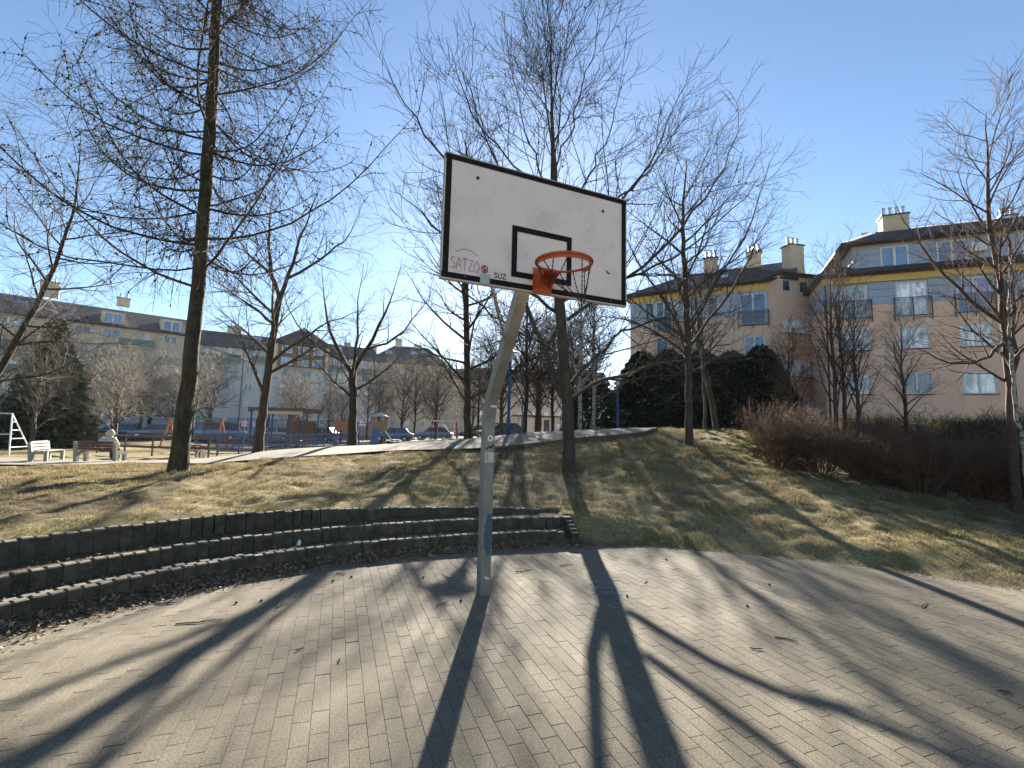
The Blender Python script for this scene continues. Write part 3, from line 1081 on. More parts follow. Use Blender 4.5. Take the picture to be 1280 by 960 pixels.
# --- the tree straight behind the hoop
rg = np.random.default_rng(5)
bx, by = 1.37, 11.0
bz = float(gz(bx, by))
tp, tr = poly([(0, 0, -.15), (-.03, 0, .9), (-.07, 0, 1.65), (-.28, .05, 3.93), (-.48, .1, 7.33), (-.55, .1, 9.0), (-.62, .1, 11.6)], [.145, .128, .125, .10, .058, .028, .008], 30, rg, .01)
tr = flare(tr, tp, .25, .25)
limbs = [
    ([(-.17, 0, 1.70), (-.48, -.1, 2.35), (-.56, -.15, 2.81), (-.85, -.2, 3.34), (-1.03, -.2, 3.74), (-1.44, -.2, 4.88), (-2.2, -.1, 6.4), (-2.7, 0, 8.0)], [.085, .07, .06, .045, .03, .01]),
    ([(.06, 0, 1.72), (.33, -.1, 1.98), (.72, -.3, 2.14), (1.62, -.5, 2.35), (2.6, -.7, 2.62), (3.9, -.8, 3.2)], [.06, .05, .035, .02, .006]),
    ([(.03, 0, 2.08), (.39, .2, 2.38), (.78, .4, 2.88), (1.25, .6, 3.35), (2.58, .9, 4.0), (3.7, 1.0, 5.0)], [.055, .045, .035, .02, .006]),
    ([(-.10, 0, 3.57), (.16, -.2, 3.77), (.47, -.4, 3.97), (1.63, -.8, 4.76), (3.0, -1.0, 6.4), (3.7, -1.1, 8.0)], [.06, .05, .04, .02, .006]),
    ([(-.05, 0, 2.6), (-.7, -.2, 2.95), (-1.4, -.4, 3.2), (-2.4, -.7, 3.9), (-3.6, -.9, 5.2)], [.045, .035, .025, .006]),
    ([(-.56, -.15, 2.81), (-.30, .2, 3.3), (-.2, .5, 3.9), (-.3, .9, 5.2), (-.2, 1.2, 7.0)], [.045, .035, .025, .006]),
    ([(-.25, .05, 3.7), (-1.0, .4, 4.3), (-2.2, .8, 5.2), (-3.6, 1.0, 6.3), (-4.7, 1.1, 7.4)], [.06, .05, .034, .008]),
    ([(-.30, .05, 4.1), (.1, .9, 4.9), (.6, 1.8, 6.0), (1.2, 2.4, 8.0)], [.045, .035, .02, .006]),
    ([(-.33, .05, 4.6), (.5, -.3, 5.6), (1.6, -.5, 7.0), (2.6, -.6, 9.2)], [.05, .04, .025, .006]),
    ([(-.38, .08, 5.3), (-1.2, -.2, 6.2), (-2.1, -.4, 7.6), (-2.9, -.4, 10.0)], [.045, .035, .02, .006]),
    ([(-.30, .05, 4.3), (-.5, -1.0, 5.2), (-.6, -2.0, 6.6), (-.6, -2.6, 8.4)], [.045, .035, .02, .006]),
    ([(-.42, .08, 5.9), (.3, .3, 7.0), (1.0, .5, 8.6), (1.5, .6, 10.6)], [.04, .03, .018, .005]),
    ([(-.45, .1, 6.5), (-.9, .5, 7.8), (-1.4, .7, 9.4), (-1.7, .8, 11.3)], [.035, .028, .018, .005]),
    ([(-.48, .1, 7.2), (-.1, -.3, 8.4), (.4, -.5, 10.0), (.6, -.5, 11.6)], [.03, .024, .015, .005]),
    ([(-.35, .05, 4.9), (-1.3, -.6, 5.4), (-2.6, -1.0, 6.4), (-4.0, -1.2, 8.2), (-4.5, -1.2, 9.3)], [.05, .042, .028, .007]),
    ([(-.40, .05, 5.6), (.8, .8, 6.6), (2.2, 1.2, 8.0), (3.6, 1.3, 10.2)], [.045, .038, .025, .007]),
    ([(-.46, .08, 6.6), (-1.5, .3, 7.6), (-2.6, .4, 9.0), (-3.3, .4, 11.0)], [.036, .03, .02, .006]),
    ([(-.30, .05, 4.0), (1.2, .3, 4.6), (2.9, .5, 5.5), (4.4, .6, 6.9), (5.0, .6, 7.8)], [.05, .04, .025, .006]),
]
LP, LR = [], []
for pts, rads in limbs:
    a, b = poly(pts, rads, 16, rg, .035)
    LP.append(a)
    LR.append(b)
LP, LR = np.array(LP), np.array(LR) * .74
T_ = [tubes(tp[None], tr[None], 14), tubes(LP, LR, 8)]
up_, ur_ = tp[None, 12:], tr[None, 12:]
A1, ar1 = spawn(rg, up_, ur_, 6, .4, .8, (28, 45), (2.2, 3.4), 10, up=.3, wob=.06, rr=.5, tip=.005, fall=.5)
Lall, Rall = np.concatenate([LP[:, np.linspace(0, 15, 10).astype(int)], A1]), np.concatenate([LR[:, np.linspace(0, 15, 10).astype(int)], ar1])
B2, r2 = spawn(rg, Lall, Rall, 10, .22, .95, (28, 55), (1.0, 2.5), 7, up=.35, wob=.08, rr=.55, tip=.006, fall=.45, r0=.024)
B3, r3 = spawn(rg, B2, r2, 5, .15, .98, (25, 50), (.45, 1.4), 5, up=.3, wob=.10, rr=.6, tip=.0048, fall=.4, r0=.010)
B4, r4 = spawn(rg, B3, r3, 3, .25, 1.0, (25, 55), (.2, .6), 3, up=.2, wob=.12, rr=.7, tip=.0036, fall=.3, r0=.005)
t5 = tree_obj('plane_tree', (bx, by, bz), T_, [tubes(A1, ar1, 5), tubes(B2, r2, 4), tubes(B3, r3, 3), tubes(B4, r4, 3)], m_bark_p, m_twig,
              'bare spreading plane tree on the bank straight behind the backboard, forked above head height')
hi = B3[B3[:, 0, 2] > 5.5]
V, F = cones(rg, hi, 110, (.035, .05))
V[:, 2] -= .06
sb = link('seed_balls', np_mesh('seed_balls', V, F, m_cone), t5)
sb['kind'] = 'stuff'


def simple_tree(name, x, y, label, seed, trunk, rads, n1, len1, ang1, up1, n2=8, len2=(.7, 1.5), n3=5, len3=(.3, .9), n4=0, t0=.3, mt=None, mc=None,
                group=None, extra=(), fall1=.5, tip=.004, sides=10, r1max=.05, wob=.07, scale=1.0):
    rg = np.random.default_rng(seed)
    tp, tr = poly(trunk, rads, 24, rg, .012)
    tr = flare(tr, tp, .25, .25)
    T_ = [tubes(tp[None], tr[None], sides)]
    LP, LR = spawn(rg, tp[None], tr[None], n1, t0, .97, ang1, len1, 10, up=up1, wob=wob, rr=.55, tip=tip * 1.5, fall=fall1, r0=r1max)
    ex = []
    for pts, rd in extra:
        a, b = poly(pts, rd, 10, rg, .03)
        LP = np.concatenate([LP, a[None]])
        LR = np.concatenate([LR, b[None]])
    T_.append(tubes(LP, LR, 6))
    B2, r2 = spawn(rg, LP, LR, n2, .2, .98, (28, 58), len2, 6, up=up1 * .7, wob=.1, rr=.55, tip=tip, fall=.45, r0=.02)
    B3, r3 = spawn(rg, B2, r2, n3, .15, .98, (25, 60), len3, 4, up=up1 * .5, wob=.12, rr=.6, tip=tip * .75, fall=.35, r0=.009)
    C_ = [tubes(B2, r2, 4), tubes(B3, r3, 3)]
    if n4:
        B4, r4 = spawn(rg, B3, r3, n4, .2, 1.0, (25, 60), (len3[0] * .5, len3[1] * .5), 3, up=0, wob=.12, rr=.7, tip=tip * .7, fall=.3, r0=.005)
        C_.append(tubes(B4, r4, 3))
    return tree_obj(name, (x, y, float(gz(x, y))), T_, C_, mt or m_bark_p, mc or m_twig, label, group)


GR = 'bare trees around the court'
# leaning tree beyond the path
simple_tree('plane_tree', -8.22, 15.5, 'bare tree with a leaning trunk between the larch and the playground shelter', 21,
            [(0, 0, -.15), (.14, 0, 2.27), (.27, 0, 4.42), (.37, 0, 5.24)], [.17, .13, .115, .10], 6, (2.5, 3.4), (40, 70), .25, n2=10, len2=(.9, 2.0), n3=6,
            len3=(.4, 1.1), n4=2, t0=.35, r1max=.06, fall1=.2, mc=m_twig_g, extra=[
                ([(.37, 0, 5.2), (.12, 0, 5.7), (-.03, 0, 6.34), (-.25, .1, 7.4), (-.2, .2, 9.5)], [.075, .06, .045, .02, .006]),
                ([(.37, 0, 5.2), (.55, 0, 5.7), (.64, 0, 6.1), (1.0, -.2, 7.2), (1.6, -.3, 9.0)], [.075, .06, .045, .02, .006]),
                ([(.60, 0, 5.9), (1.3, .2, 6.4), (2.4, .3, 7.4), (2.8, .3, 8.4)], [.05, .04, .02, .006]),
                ([(.05, 0, 6.0), (-.8, .2, 6.6), (-1.6, .3, 7.6), (-1.9, .3, 8.8)], [.05, .04, .02, .006]),
                ([(.17, 0, 2.9), (.9, -.2, 3.5), (2.2, -.3, 4.4), (3.4, -.3, 4.8)], [.06, .045, .02, .006]),
                ([(.25, 0, 4.3), (-.5, .2, 4.8), (-1.4, .3, 5.4), (-2.6, .3, 6.2)], [.055, .04, .02, .006])], group=GR)
# small forked tree
simple_tree('maple_tree', -5.64, 17.0, 'small dark tree whose trunk forks in three, in front of the climbing tower', 22,
            [(0, 0, -.15), (-.05, 0, 1.4), (-.13, 0, 2.7)], [.165, .135, .13], 5, (2.0, 2.8), (60, 85), .5, n2=8, len2=(.7, 1.5), n3=5, len3=(.3, .9), n4=2,
            t0=.55, fall1=.1, mt=m_bark_d, extra=[
                ([(-.13, 0, 2.6), (-.55, 0, 3.2), (-.95, .1, 3.8), (-1.4, .2, 5.2), (-1.6, .2, 6.6)], [.085, .07, .05, .02, .006]),
                ([(-.13, 0, 2.65), (.2, 0, 3.3), (.51, 0, 3.74), (1.1, -.1, 5.3), (1.5, -.1, 6.7)], [.085, .07, .05, .02, .006]),
                ([(-.13, 0, 2.65), (-.1, .2, 3.6), (-.2, .4, 5.0), (-.1, .4, 6.9)], [.07, .05, .02, .006]),
                ([(-.4, 0, 3.0), (-1.3, -.3, 3.5), (-2.3, -.5, 4.6), (-2.7, -.5, 5.8)], [.05, .04, .02, .006]),
                ([(.3, 0, 3.5), (1.3, .3, 4.0), (2.2, .4, 5.2), (2.6, .4, 6.0)], [.05, .04, .02, .006])], group=GR)
# upright tree just left of the post
simple_tree('linden_tree', -1.52, 17.0, 'straight slim bare tree with a mossy trunk left of the steel post, beyond the path', 23,
            [(0, 0, -.15), (-.1, 0, 2.2), (-.2, 0, 4.3), (-.34, 0, 7.6), (-.47, 0, 11.8)], [.135, .115, .10, .068, .012], 34, (2.5, 3.9), (45, 75), .55, n2=8,
            len2=(.8, 1.7), n3=5, len3=(.35, .9), t0=.10, fall1=.62, mt=m_bark_l, r1max=.05, group=GR)
# the tree on the mound at the right
simple_tree('plane_tree', 5.24, 14.0, 'slender bare tree standing on the grassy mound in front of the dark evergreens', 24,
            [(0, 0, -.15), (.02, 0, 1.5), (.01, 0, 3.0), (-.12, 0, 6.5), (.05, 0, 8.9)], [.115, .095, .088, .055, .008], 20, (2.6, 4.0), (35, 62), .35, n2=9,
            len2=(.8, 1.8), n3=6, len3=(.35, 1.0), n4=2, t0=.28, fall1=.55, r1max=.04, mc=m_twig, group=GR, extra=[
                ([(0, 0, 2.6), (-.8, -.2, 3.2), (-1.9, -.4, 3.6), (-3.0, -.5, 3.7)], [.035, .03, .02, .006]),
                ([(0, 0, 2.9), (-.5, .2, 4.2), (-1.3, .4, 5.4), (-2.2, .4, 7.2)], [.045, .035, .02, .006]),
                ([(0, 0, 2.8), (.8, .3, 3.8), (1.9, .5, 5.2), (3.0, .5, 7.6)], [.05, .04, .022, .006]),
                ([(0, 0, 3.3), (.7, -.3, 4.6), (1.6, -.5, 6.2), (2.4, -.5, 8.6)], [.045, .035, .02, .006])])
simple_tree('young_tree', 6.97, 17.0, 'thin pale trunk leaning beside the mound crest, in front of the evergreens', 25,
            [(0, 0, -.15), (-.03, 0, 1.5), (-.08, 0, 3.2), (-.1, 0, 5.2)], [.06, .05, .04, .01], 10, (1.2, 2.0), (35, 60), .4, n2=6, len2=(.5, 1.1), n3=4,
            len3=(.3, .7), t0=.4, mc=m_twig_g)
simple_tree('young_tree', 7.62, 17.5, 'mossy trunk leaning left on the mound crest, in front of the evergreens', 26,
            [(0, 0, -.15), (-.25, 0, 1.5), (-.55, 0, 3.0), (-.8, 0, 5.8)], [.11, .09, .075, .012], 12, (1.6, 2.6), (35, 60), .4, n2=7, len2=(.6, 1.3), n3=5,
            len3=(.3, .8), t0=.4, mt=m_bark_l, mc=m_twig_g)
# birch clump at the right edge
simple_tree('birch_tree', 10.03, 9.5, 'tall bare birch with a dark lower trunk rising out of the red shrubs', 27,
            [(0, 0, -.15), (.04, 0, 2.46), (.01, 0, 4.6), (-.14, 0, 6.0), (.0, 0, 8.4)], [.085, .07, .056, .038, .006], 26, (1.4, 2.4), (28, 50), .45, n2=8,
            len2=(.5, 1.2), n3=5, len3=(.25, .7), t0=.3, mt=m_bark_r, mc=m_twig_r, r1max=.03, extra=[
                ([(.03, 0, 2.2), (.35, .1, 3.2), (.5, .2, 4.6), (.45, .2, 6.6)], [.05, .04, .03, .008]),
                ([(.0, 0, 3.4), (-.6, -.1, 3.0), (-1.3, -.2, 2.9), (-2.0, -.2, 3.2)], [.035, .025, .018, .006]),
                ([(.0, 0, 3.8), (-.7, .1, 4.4), (-1.5, .2, 5.6), (-1.9, .2, 6.4)], [.04, .03, .02, .006])])
simple_tree('birch_tree', 10.0, 9.25, 'thin white birch stem leaning against the dark birch trunk', 28,
            [(0, 0, -.15), (-.03, 0, 1.2), (-.12, 0, 2.4), (-.1, 0, 4.0), (.15, 0, 5.6)], [.035, .033, .03, .025, .006], 8, (.6, 1.2), (30, 55), .3, n2=5,
            len2=(.3, .7), n3=3, len3=(.2, .5), t0=.5, mt=m_bark_b, mc=m_twig_g, r1max=.015, tip=.003)
# slim trees in front of the pink facade
GP = 'slim trees along the pink facade'
for x, y, h, sd, lb in ((15.09, 22, 8.2, 31, 'tallest of the many-stemmed slim trees by the corner of the pink wing'),
                        (15.7, 22.3, 7.6, 32, 'slim tree of close upright stems just beside the pink wing corner'),
                        (17.57, 24, 6.0, 33, 'short vase-shaped bare tree in front of the leftmost pink wing windows'),
                        (20.0, 24, 5.6, 34, 'short bare tree with pale twigs in front of the middle pink wing windows'),
                        (13.6, 23, 4.6, 35, 'young thin bare tree before the orange stair tower windows')):
    simple_tree('slim_tree', x, y, lb, sd, [(0, 0, -.15), (.05, 0, h * .3), (-.05, 0, h * .6), (.05, 0, h)], [.10, .08, .05, .008], 22, (h * .3, h * .5), (18, 38), .35,
                n2=7, len2=(.6, 1.3), n3=4, len3=(.3, .8), t0=.12, mt=m_bark_r, mc=m_twig_r if sd != 34 else m_twig_w, group=GP, r1max=.035, tip=.006)
# trees left of the frame reaching in
simple_tree('willow_tree', -15.8, 13.6, 'thick-limbed bare tree at the far left whose branches reach over the climbing net', 36,
            [(0, 0, -.15), (.3, 0, 1.6), (.9, .1, 3.0), (1.6, .1, 4.6), (2.2, .1, 6.4), (2.5, .1, 8.0), (2.4, .1, 10.5)], [.12, .10, .085, .07, .045, .025, .005], 24, (2.4, 4.0), (45, 80), .2,
            n2=9, len2=(.8, 1.8), n3=6, len3=(.4, 1.1), n4=1, t0=.22, mt=m_bark_d, mc=m_twig_g, r1max=.035, fall1=.4)

# background trees: a few shapes, copied
GB = 'bare trees in the background'


def bg_tree(seed, h, spread, mc, mt, n1=26, tip=.009, n3=5):
    return simple_tree('background_tree', 0, -40, 'x', seed, [(0, 0, -.3), (.1, 0, h * .35), (0, 0, h * .7), (.1, 0, h)], [.15, .12, .07, .015], n1,
                       (spread * .8, spread * 1.2), (30, 65), .4, n2=9, len2=(spread * .3, spread * .6), n3=n3, len3=(spread * .15, spread * .35), t0=.22, mt=mt, mc=mc,
                       tip=tip, sides=6, r1max=.05)


protos = [bg_tree(41, 9, 3.2, m_twig, m_bark_d), bg_tree(42, 7, 3.0, m_twig_g, m_bark_p), bg_tree(43, 11, 2.6, m_twig, m_bark_b), bg_tree(44, 5, 2.6, m_twig_w, m_bark_p)]
spots = [
    (0.73, 26.0, 0, 1.0, 'dark bare tree behind the blue lamp post, beside the pale globe lamp'),
    (-0.6, 31.0, 1, 1.1, 'bare grey tree seen right behind the bend of the steel post'),
    (3.5, 24.0, 2, .82, 'white-barked birch immediately right of the forked plane trunk'),
    (4.58, 26.5, 2, .8, 'slim birch left of the two thin trunks by the lamp post'),
    (5.0, 29.0, 0, .9, 'thin bare tree behind the blue lamp post near the evergreens'),
    (2.3, 38.0, 1, 1.2, 'grey bare tree behind the white kiosk'),
    (5.6, 44.0, 0, 1.2, 'dark bare tree far behind the birches'),
    (-3.0, 44.0, 0, .95, 'bare tree beyond the red swing, near the parked cars'),
    (-7.2, 46.0, 1, 1.0, 'grey bare tree behind the red swing frame'),
    (-11.0, 54.0, 0, .95, 'bushy bare tree behind the two blue cars'),
    (-14.5, 52.0, 1, 1.0, 'bushy grey tree right of the climbing tower'),
    (-18.0, 47.0, 1, .8, 'bare tree with brown twigs beside the playground shelter'),
    (-22.5, 50.0, 3, 1.1, 'low bare tree behind the playground shelter roof'),
    (-29.5, 44.0, 3, 1.35, 'silvery many-branched small tree behind the orange swing'),
    (-33.5, 47.0, 3, 1.2, 'silvery small tree behind the white parked car'),
    (-37.5, 48.0, 1, 1.05, 'bare grey tree behind the dark blue car'),
    (-42.5, 47.0, 0, .95, 'dark bare tree behind the spruce'),
    (-27.0, 27.0, 1, .85, 'bare grey tree over the climbing net'),
    (-34.0, 31.0, 0, 1.0, 'dark bare tree left of the spruce'),
    (12.5, 36.0, 2, .75, 'birch peeping over the evergreens'),
    (-1.6, 36.0, 0, .9, 'dark bare tree between the slim mossy tree and the steel post'),
    (1.6, 30.5, 1, .95, 'grey bare tree between the lamp post and the plane trunk'),
    (2.9, 33.0, 0, .85, 'dark bare tree directly behind the plane trunk'),
    (4.0, 36.0, 1, 1.1, 'grey bare tree behind the white-barked birch'),
    (-4.6, 56.0, 1, 1.1, 'grey tree behind the black parked car'),
    (-9.0, 57.0, 3, 1.6, 'dense low tree behind the grey-blue car'),
    (-13.0, 57.0, 3, 1.7, 'dense low tree between the blue car and the ochre block'),
    (-17.0, 56.0, 0, .9, 'dark tree behind the climbing tower roof'),
    (-20.5, 45.0, 3, 1.1, 'low brown tree right behind the shelter'),
    (-16.2, 45.5, 3, 1.0, 'low brown tree at the right end of the shelter'),
    (-26.0, 56.0, 0, .9, 'dark tree in front of the white block, behind the silver car'),
    (-35.5, 56.0, 3, 1.7, 'wide low tree in front of the cream block, behind the pale car'),
    (-41.0, 54.0, 3, 1.6, 'wide low tree at the foot of the cream block, behind the navy car'),
    (-31.0, 37.0, 3, 1.3, 'low bare tree right of the spruce'),
    (-24.5, 29.5, 3, .9, 'low bare tree close behind the climbing pyramid'),
]
used = set()
for k, (x, y, pi_, sc, lb) in enumerate(spots):
    src = protos[pi_]
    if pi_ in used:
        o = copy_tree(src)
    else:
        o = src
        used.add(pi_)
    o.location = (x, y, float(gz(x, y)))
    o.rotation_euler = (0, 0, k * 2.1)
    o.scale = (sc, sc, sc)
    tag(o, lb, 'tree', GB)


# ------------------------------------------------------------------ evergreens
m_ever = M('evergreen_dark', (.036, .044, .018), (.016, .020, .010), rough=.8, scale=2.0, attr='rnd', attr_amt=.6)
m_spruce = M('spruce_green', (.055, .075, .04), (.03, .042, .02), rough=.8, scale=2.5, attr='rnd', attr_amt=.5)


def foliage(rg, n, prof, size, droop=.2):
    """small triangular sprays filling the shell of a body of revolution; prof(z01)->radius"""
    h = rg.random(n * 3)
    rad = prof(h)
    keep = rg.random(n * 3) < rad / rad.max()
    h = h[keep][:n]
    n = len(h)
    rad = prof(h)
    th = rg.random(n) * 6.283
    lump = 1 + .07 * np.sin(th * 3 + h * 9) + .07 * np.sin(th * 7 - h * 17) + rg.normal(0, .04, n)
    rr = rad * lump * np.sqrt(rg.uniform(.35, 1.06, n))
    c = np.stack([rr * np.cos(th), rr * np.sin(th), h], 1)
    return c, th, n


def evergreen(name, x, y, h, w, seed, label, prof, mat, n, size, group=None, trunk=True, cat='shrub'):
    rg = np.random.default_rng(seed)
    c, th, n = foliage(rg, n, prof, size)
    c = c * np.array([w, w, h])
    out = np.stack([np.cos(th), np.sin(th), rg.uniform(-.2, .9, n)], 1) + rg.normal(0, .45, (n, 3))
    out = nrm(out)
    sd = nrm(np.cross(out, rg.normal(0, 1, (n, 3))))
    s = rg.uniform(size * .6, size * 1.3, n)[:, None]
    V = np.stack([c - sd * s * .3, c + sd * s * .3, c + out * s * 1.1, c + out * s * .5 + sd * s * .55], 1).reshape(-1, 3)
    f0 = np.array([(0, 1, 2), (1, 3, 2)])
    F = (f0[None] + (np.arange(n) * 4)[:, None, None]).reshape(-1, 3)
    root = empty(name, (x, y, float(gz(x, y)) - .03), 0, label, cat, group)
    link('foliage', np_mesh('foliage', V, F, mat, attrs={'rnd': ('FACE', np.repeat(rg.random(n), 2))}), root)
    if trunk:
        tp = np.array([[0, 0, -.1], [.02, 0, h * .4], [0, 0, h * .85]])
        V, F = tubes(tp[None], np.array([[.12, .08, .02]]) * (h / 4), 8)
        link('trunk', np_mesh('trunk', V, F, m_bark_d, smooth=True), root)
    return root


def thuja_prof(t):
    return np.sqrt(np.clip(1 - (np.clip(t, 0, 1) * 1.02 - .12) ** 2.0 / .80, 0.02, 1)) * (0.9 + .1 * np.cos(t * 3))


def spruce_prof(t):
    return np.clip(1.02 - t, .02, 1) * (0.75 + .25 * np.abs(np.sin(t * 22)))


GT = 'dark evergreens behind the mound'
for x, y, h, w, sd, lb in ((8.4, 30.6, 5.3, 1.9, 51, 'dark evergreen directly beside the blue lamp post'),
                           (10.5, 31.6, 5.5, 2.3, 52, 'broad dark evergreen behind the slender tree on the mound'),
                           (12.6, 31.2, 5.4, 2.2, 53, 'dark evergreen behind the two leaning trunks'),
                           (14.3, 30.6, 5.2, 2.0, 54, 'dark evergreen left of the rounded end evergreen'),
                           (15.9, 30.0, 5.5, 1.95, 55, 'rounded dark evergreen at the end by the orange stair tower')):
    evergreen('thuja', x, y, h, w, sd, lb, thuja_prof, m_ever, 22000, .15, GT)
evergreen('spruce_tree', -29.3, 30.0, 8.0, 2.9, 56, 'dark green spruce behind the empty bench, by the climbing net', spruce_prof, m_spruce, 12000, .34, None, True, 'tree')
evergreen('evergreen_bush', 5.3, 30.0, 3.4, 2.0, 57, 'sunlit green bush behind the birch trunks', thuja_prof, m_spruce, 4000, .22, None, False)

# ------------------------------------------------------------------ shrubs at the right
def shrub_mesh(seed, h, w, stems, n2, n3, tip, mat):
    rg = np.random.default_rng(seed)
    K = 7
    th = rg.random(stems) * 6.283
    ln = np.sqrt(rg.random(stems)) * .95
    D = nrm(np.stack([np.cos(th) * ln * w / h, np.sin(th) * ln * w / h, np.ones(stems) * rg.uniform(.75, 1, stems)], 1))
    P = np.empty((stems, K, 3))
    P[:, 0] = np.stack([np.cos(th) * ln * .22, np.sin(th) * ln * .22, np.full(stems, -.05)], 1)
    L = rg.uniform(.6, 1.0, stems) * h * 1.05
    for s in range(1, K):
        D = nrm(D + rg.normal(0, .10, (stems, 3)) + np.array([0, 0, .02]))
        P[:, s] = P[:, s - 1] + D * (L / (K - 1))[:, None]
    r = np.linspace(.011, .004, K)[None] * np.ones((stems, 1))
    B2, r2 = spawn(rg, P, r, n2, .25, 1.0, (20, 60), (.2, .6), 4, up=.2, wob=.15, rr=.8, tip=tip, fall=.3, r0=.006)
    B3, r3 = spawn(rg, B2, r2, n3, .1, 1.0, (25, 75), (.08, .3), 3, up=.1, wob=.2, rr=.8, tip=tip * .8, fall=.2, r0=.004)
    V, F = join([tubes(P, r, 4), tubes(B2, r2, 3), tubes(B3, r3, 3)])
    return np_mesh('stems', V, F, mat, smooth=True)


sh = [shrub_mesh(61, 1.45, 1.0, 60, 8, 4, .003, m_twig_r), shrub_mesh(62, 1.3, 1.1, 60, 9, 5, .003, m_twig_r), shrub_mesh(63, 1.5, .9, 60, 9, 5, .003, m_twig_r)]
m_twig_dk = M('twig_dark', (0.0434, 0.0279, 0.0236), (0.0217, 0.0155, 0.0136), rough=.9, scale=2)
sh_d = shrub_mesh(64, 1.6, 1.1, 70, 9, 5, .003, m_twig_dk)
GS = 'bare red-brown shrubs on the slope'
places = [(6.9, 12.3, 1.0, 0, 'red-brown bare shrub at the left end of the thicket, next to the mound'),
          (7.9, 12.1, 1.0, 1, 'red-brown bare shrub second from the mound end of the thicket'),
          (7.5, 13.2, 1.05, 2, 'red-brown bare shrub behind the mound end of the thicket'),
          (8.5, 11.4, .92, 1, 'lower red-brown shrub of dense splayed stems at the lawn edge'),
          (8.9, 12.6, 1.0, 0, 'red-brown shrub in the middle of the thicket, second rank'),
          (9.2, 10.7, .95, 2, 'red-brown shrub at the lawn edge left of the birches'),
          (9.9, 11.8, 1.05, 0, 'red-brown shrub right behind the shrub left of the birches'),
          (10.3, 10.4, 1.0, 1, 'red-brown shrub around the foot of the birches'),
          (11.2, 10.9, 1.1, 2, 'red-brown shrub behind and right of the birches'),
          (11.3, 9.6, 1.0, 0, 'red-brown shrub right of the birches at the lawn edge'),
          (12.4, 10.2, 1.1, 1, 'red-brown shrub farthest along the slope past the birches'),
          (12.3, 8.9, 1.0, 2, 'red-brown shrub beyond the birches on the low lawn edge')]
for k, (x, y, sc, v, lb) in enumerate(places):
    o = empty('red_shrub', (x, y, float(gz(x, y)) - .02), k * 1.3, lb, 'shrub', GS)
    o.scale = (sc, sc, sc)
    link('stems', sh[v], o)
GD = 'dark hedge shrubs before the pink wing'
for k, (x, y, sc, lb) in enumerate(((13.6, 15.2, 1.0, 'dark bare hedge shrub in front of the basement window of the pink wing'), (15.0, 15.0, 1.05, 'dark hedge shrub under the middle windows of the pink wing'),
                                    (16.4, 15.4, 1.0, 'dark hedge shrub just left of the birch crown, under the pink wing'), (17.8, 15.0, 1.1, 'dark hedge shrub directly behind the birch trunk'),
                                    (12.2, 16.0, .85, 'lowest dark hedge shrub, at the foot of the slim trees'), (19.2, 15.2, 1.1, 'dark hedge shrub past the birches along the pink wing'))):
    o = empty('hedge_shrub', (x, y, float(gz(x, y)) - .02), k * 1.7, lb, 'shrub', GD)
    o.scale = (sc, sc, sc)
    link('stems', sh_d, o)

# ------------------------------------------------------------------ apartment buildings
m_pink = M('plaster_pink', (.84, .525, .365), (.72, .45, .31), rough=.95, scale=.9, bump=.15, bscale=60, stretch=(1.6, 1.6, .22), lo=.42, hi=.85)
m_orangew = M('plaster_orange', (.68, .41, .24), (.58, .35, .20), rough=.95, scale=.9)
m_peach = M('plaster_peach', (.76, .51, .36), (.62, .415, .295), rough=.95, scale=.9, stretch=(1.6, 1.6, .22), lo=.42, hi=.85)
m_yellow = M('plaster_yellow', (.76, .50, .16), (.68, .44, .14), rough=.95, scale=.8)
m_ychim = M('chimney_yellow', (.62, .49, .32), (.52, .41, .27), rough=.95, scale=.8)
m_clad = M('cladding_blue', (.36, .42, .50), (.31, .37, .45), rough=.7, scale=1.5, rnd=.05)
m_cream = M('plaster_cream', (.66, .55, .41), (.50, .41, .31), rough=.95, scale=.7, stretch=(1.6, 1.6, .3))
m_cream2 = M('plaster_ochre', (.66, .54, .36), (.55, .45, .30), rough=.95, scale=.35)
m_whitew = M('plaster_white', (.70, .655, .61), (.56, .525, .49), rough=.95, scale=.7, stretch=(1.6, 1.6, .3))
m_bluew = M('plaster_blue', (.30, .36, .44), (.26, .31, .39), rough=.95, scale=.4)
m_greenp = M('balcony_green', (.16, .24, .20), (.12, .19, .155), rough=.7, scale=1.0)
m_brownp = M('panel_brown', (.22, .13, .085), (.16, .095, .06), rough=.8, scale=1.0)
m_roof = M('roof_tiles', (.055, .042, .045), (.035, .028, .03), rough=.65, scale=5, bump=.5, bscale=14, bdist=.05)
m_gut = M('gutter_brown', (.05, .036, .03), (.035, .026, .022), rough=.5, scale=3)
m_frame = M('window_frame', (.72, .72, .72), (.64, .64, .64), rough=.5, scale=3)
m_sill = M('sill_brown', (.14, .075, .05), (.10, .055, .04), rough=.6, scale=3)
m_rail = M('rail_black', (.02, .02, .022), (.03, .03, .033), rough=.5, scale=4)
m_steel = M('flue_steel', (.55, .56, .58), (.45, .46, .48), rough=.28, metal=.9, scale=6)


def glass_mat(name, c, c2):
    return M(name, c, c2, rough=.04, scale=1.1, lo=.40, hi=.62, spec=1.0, rnd=.5, detail=5, stretch=(2.2, 2.2, .8))


m_gl_white = glass_mat('pane_curtained', (.80, .77, .72), (.22, .22, .20))
m_gl_dark = glass_mat('pane_dark', (.05, .06, .075), (.12, .14, .17))
m_gl_blue = glass_mat('pane_sky', (.10, .17, .30), (.17, .26, .40))
m_gl_curt = glass_mat('pane_violet_curtain', (.25, .22, .36), (.34, .31, .47))

_win_cache = {}


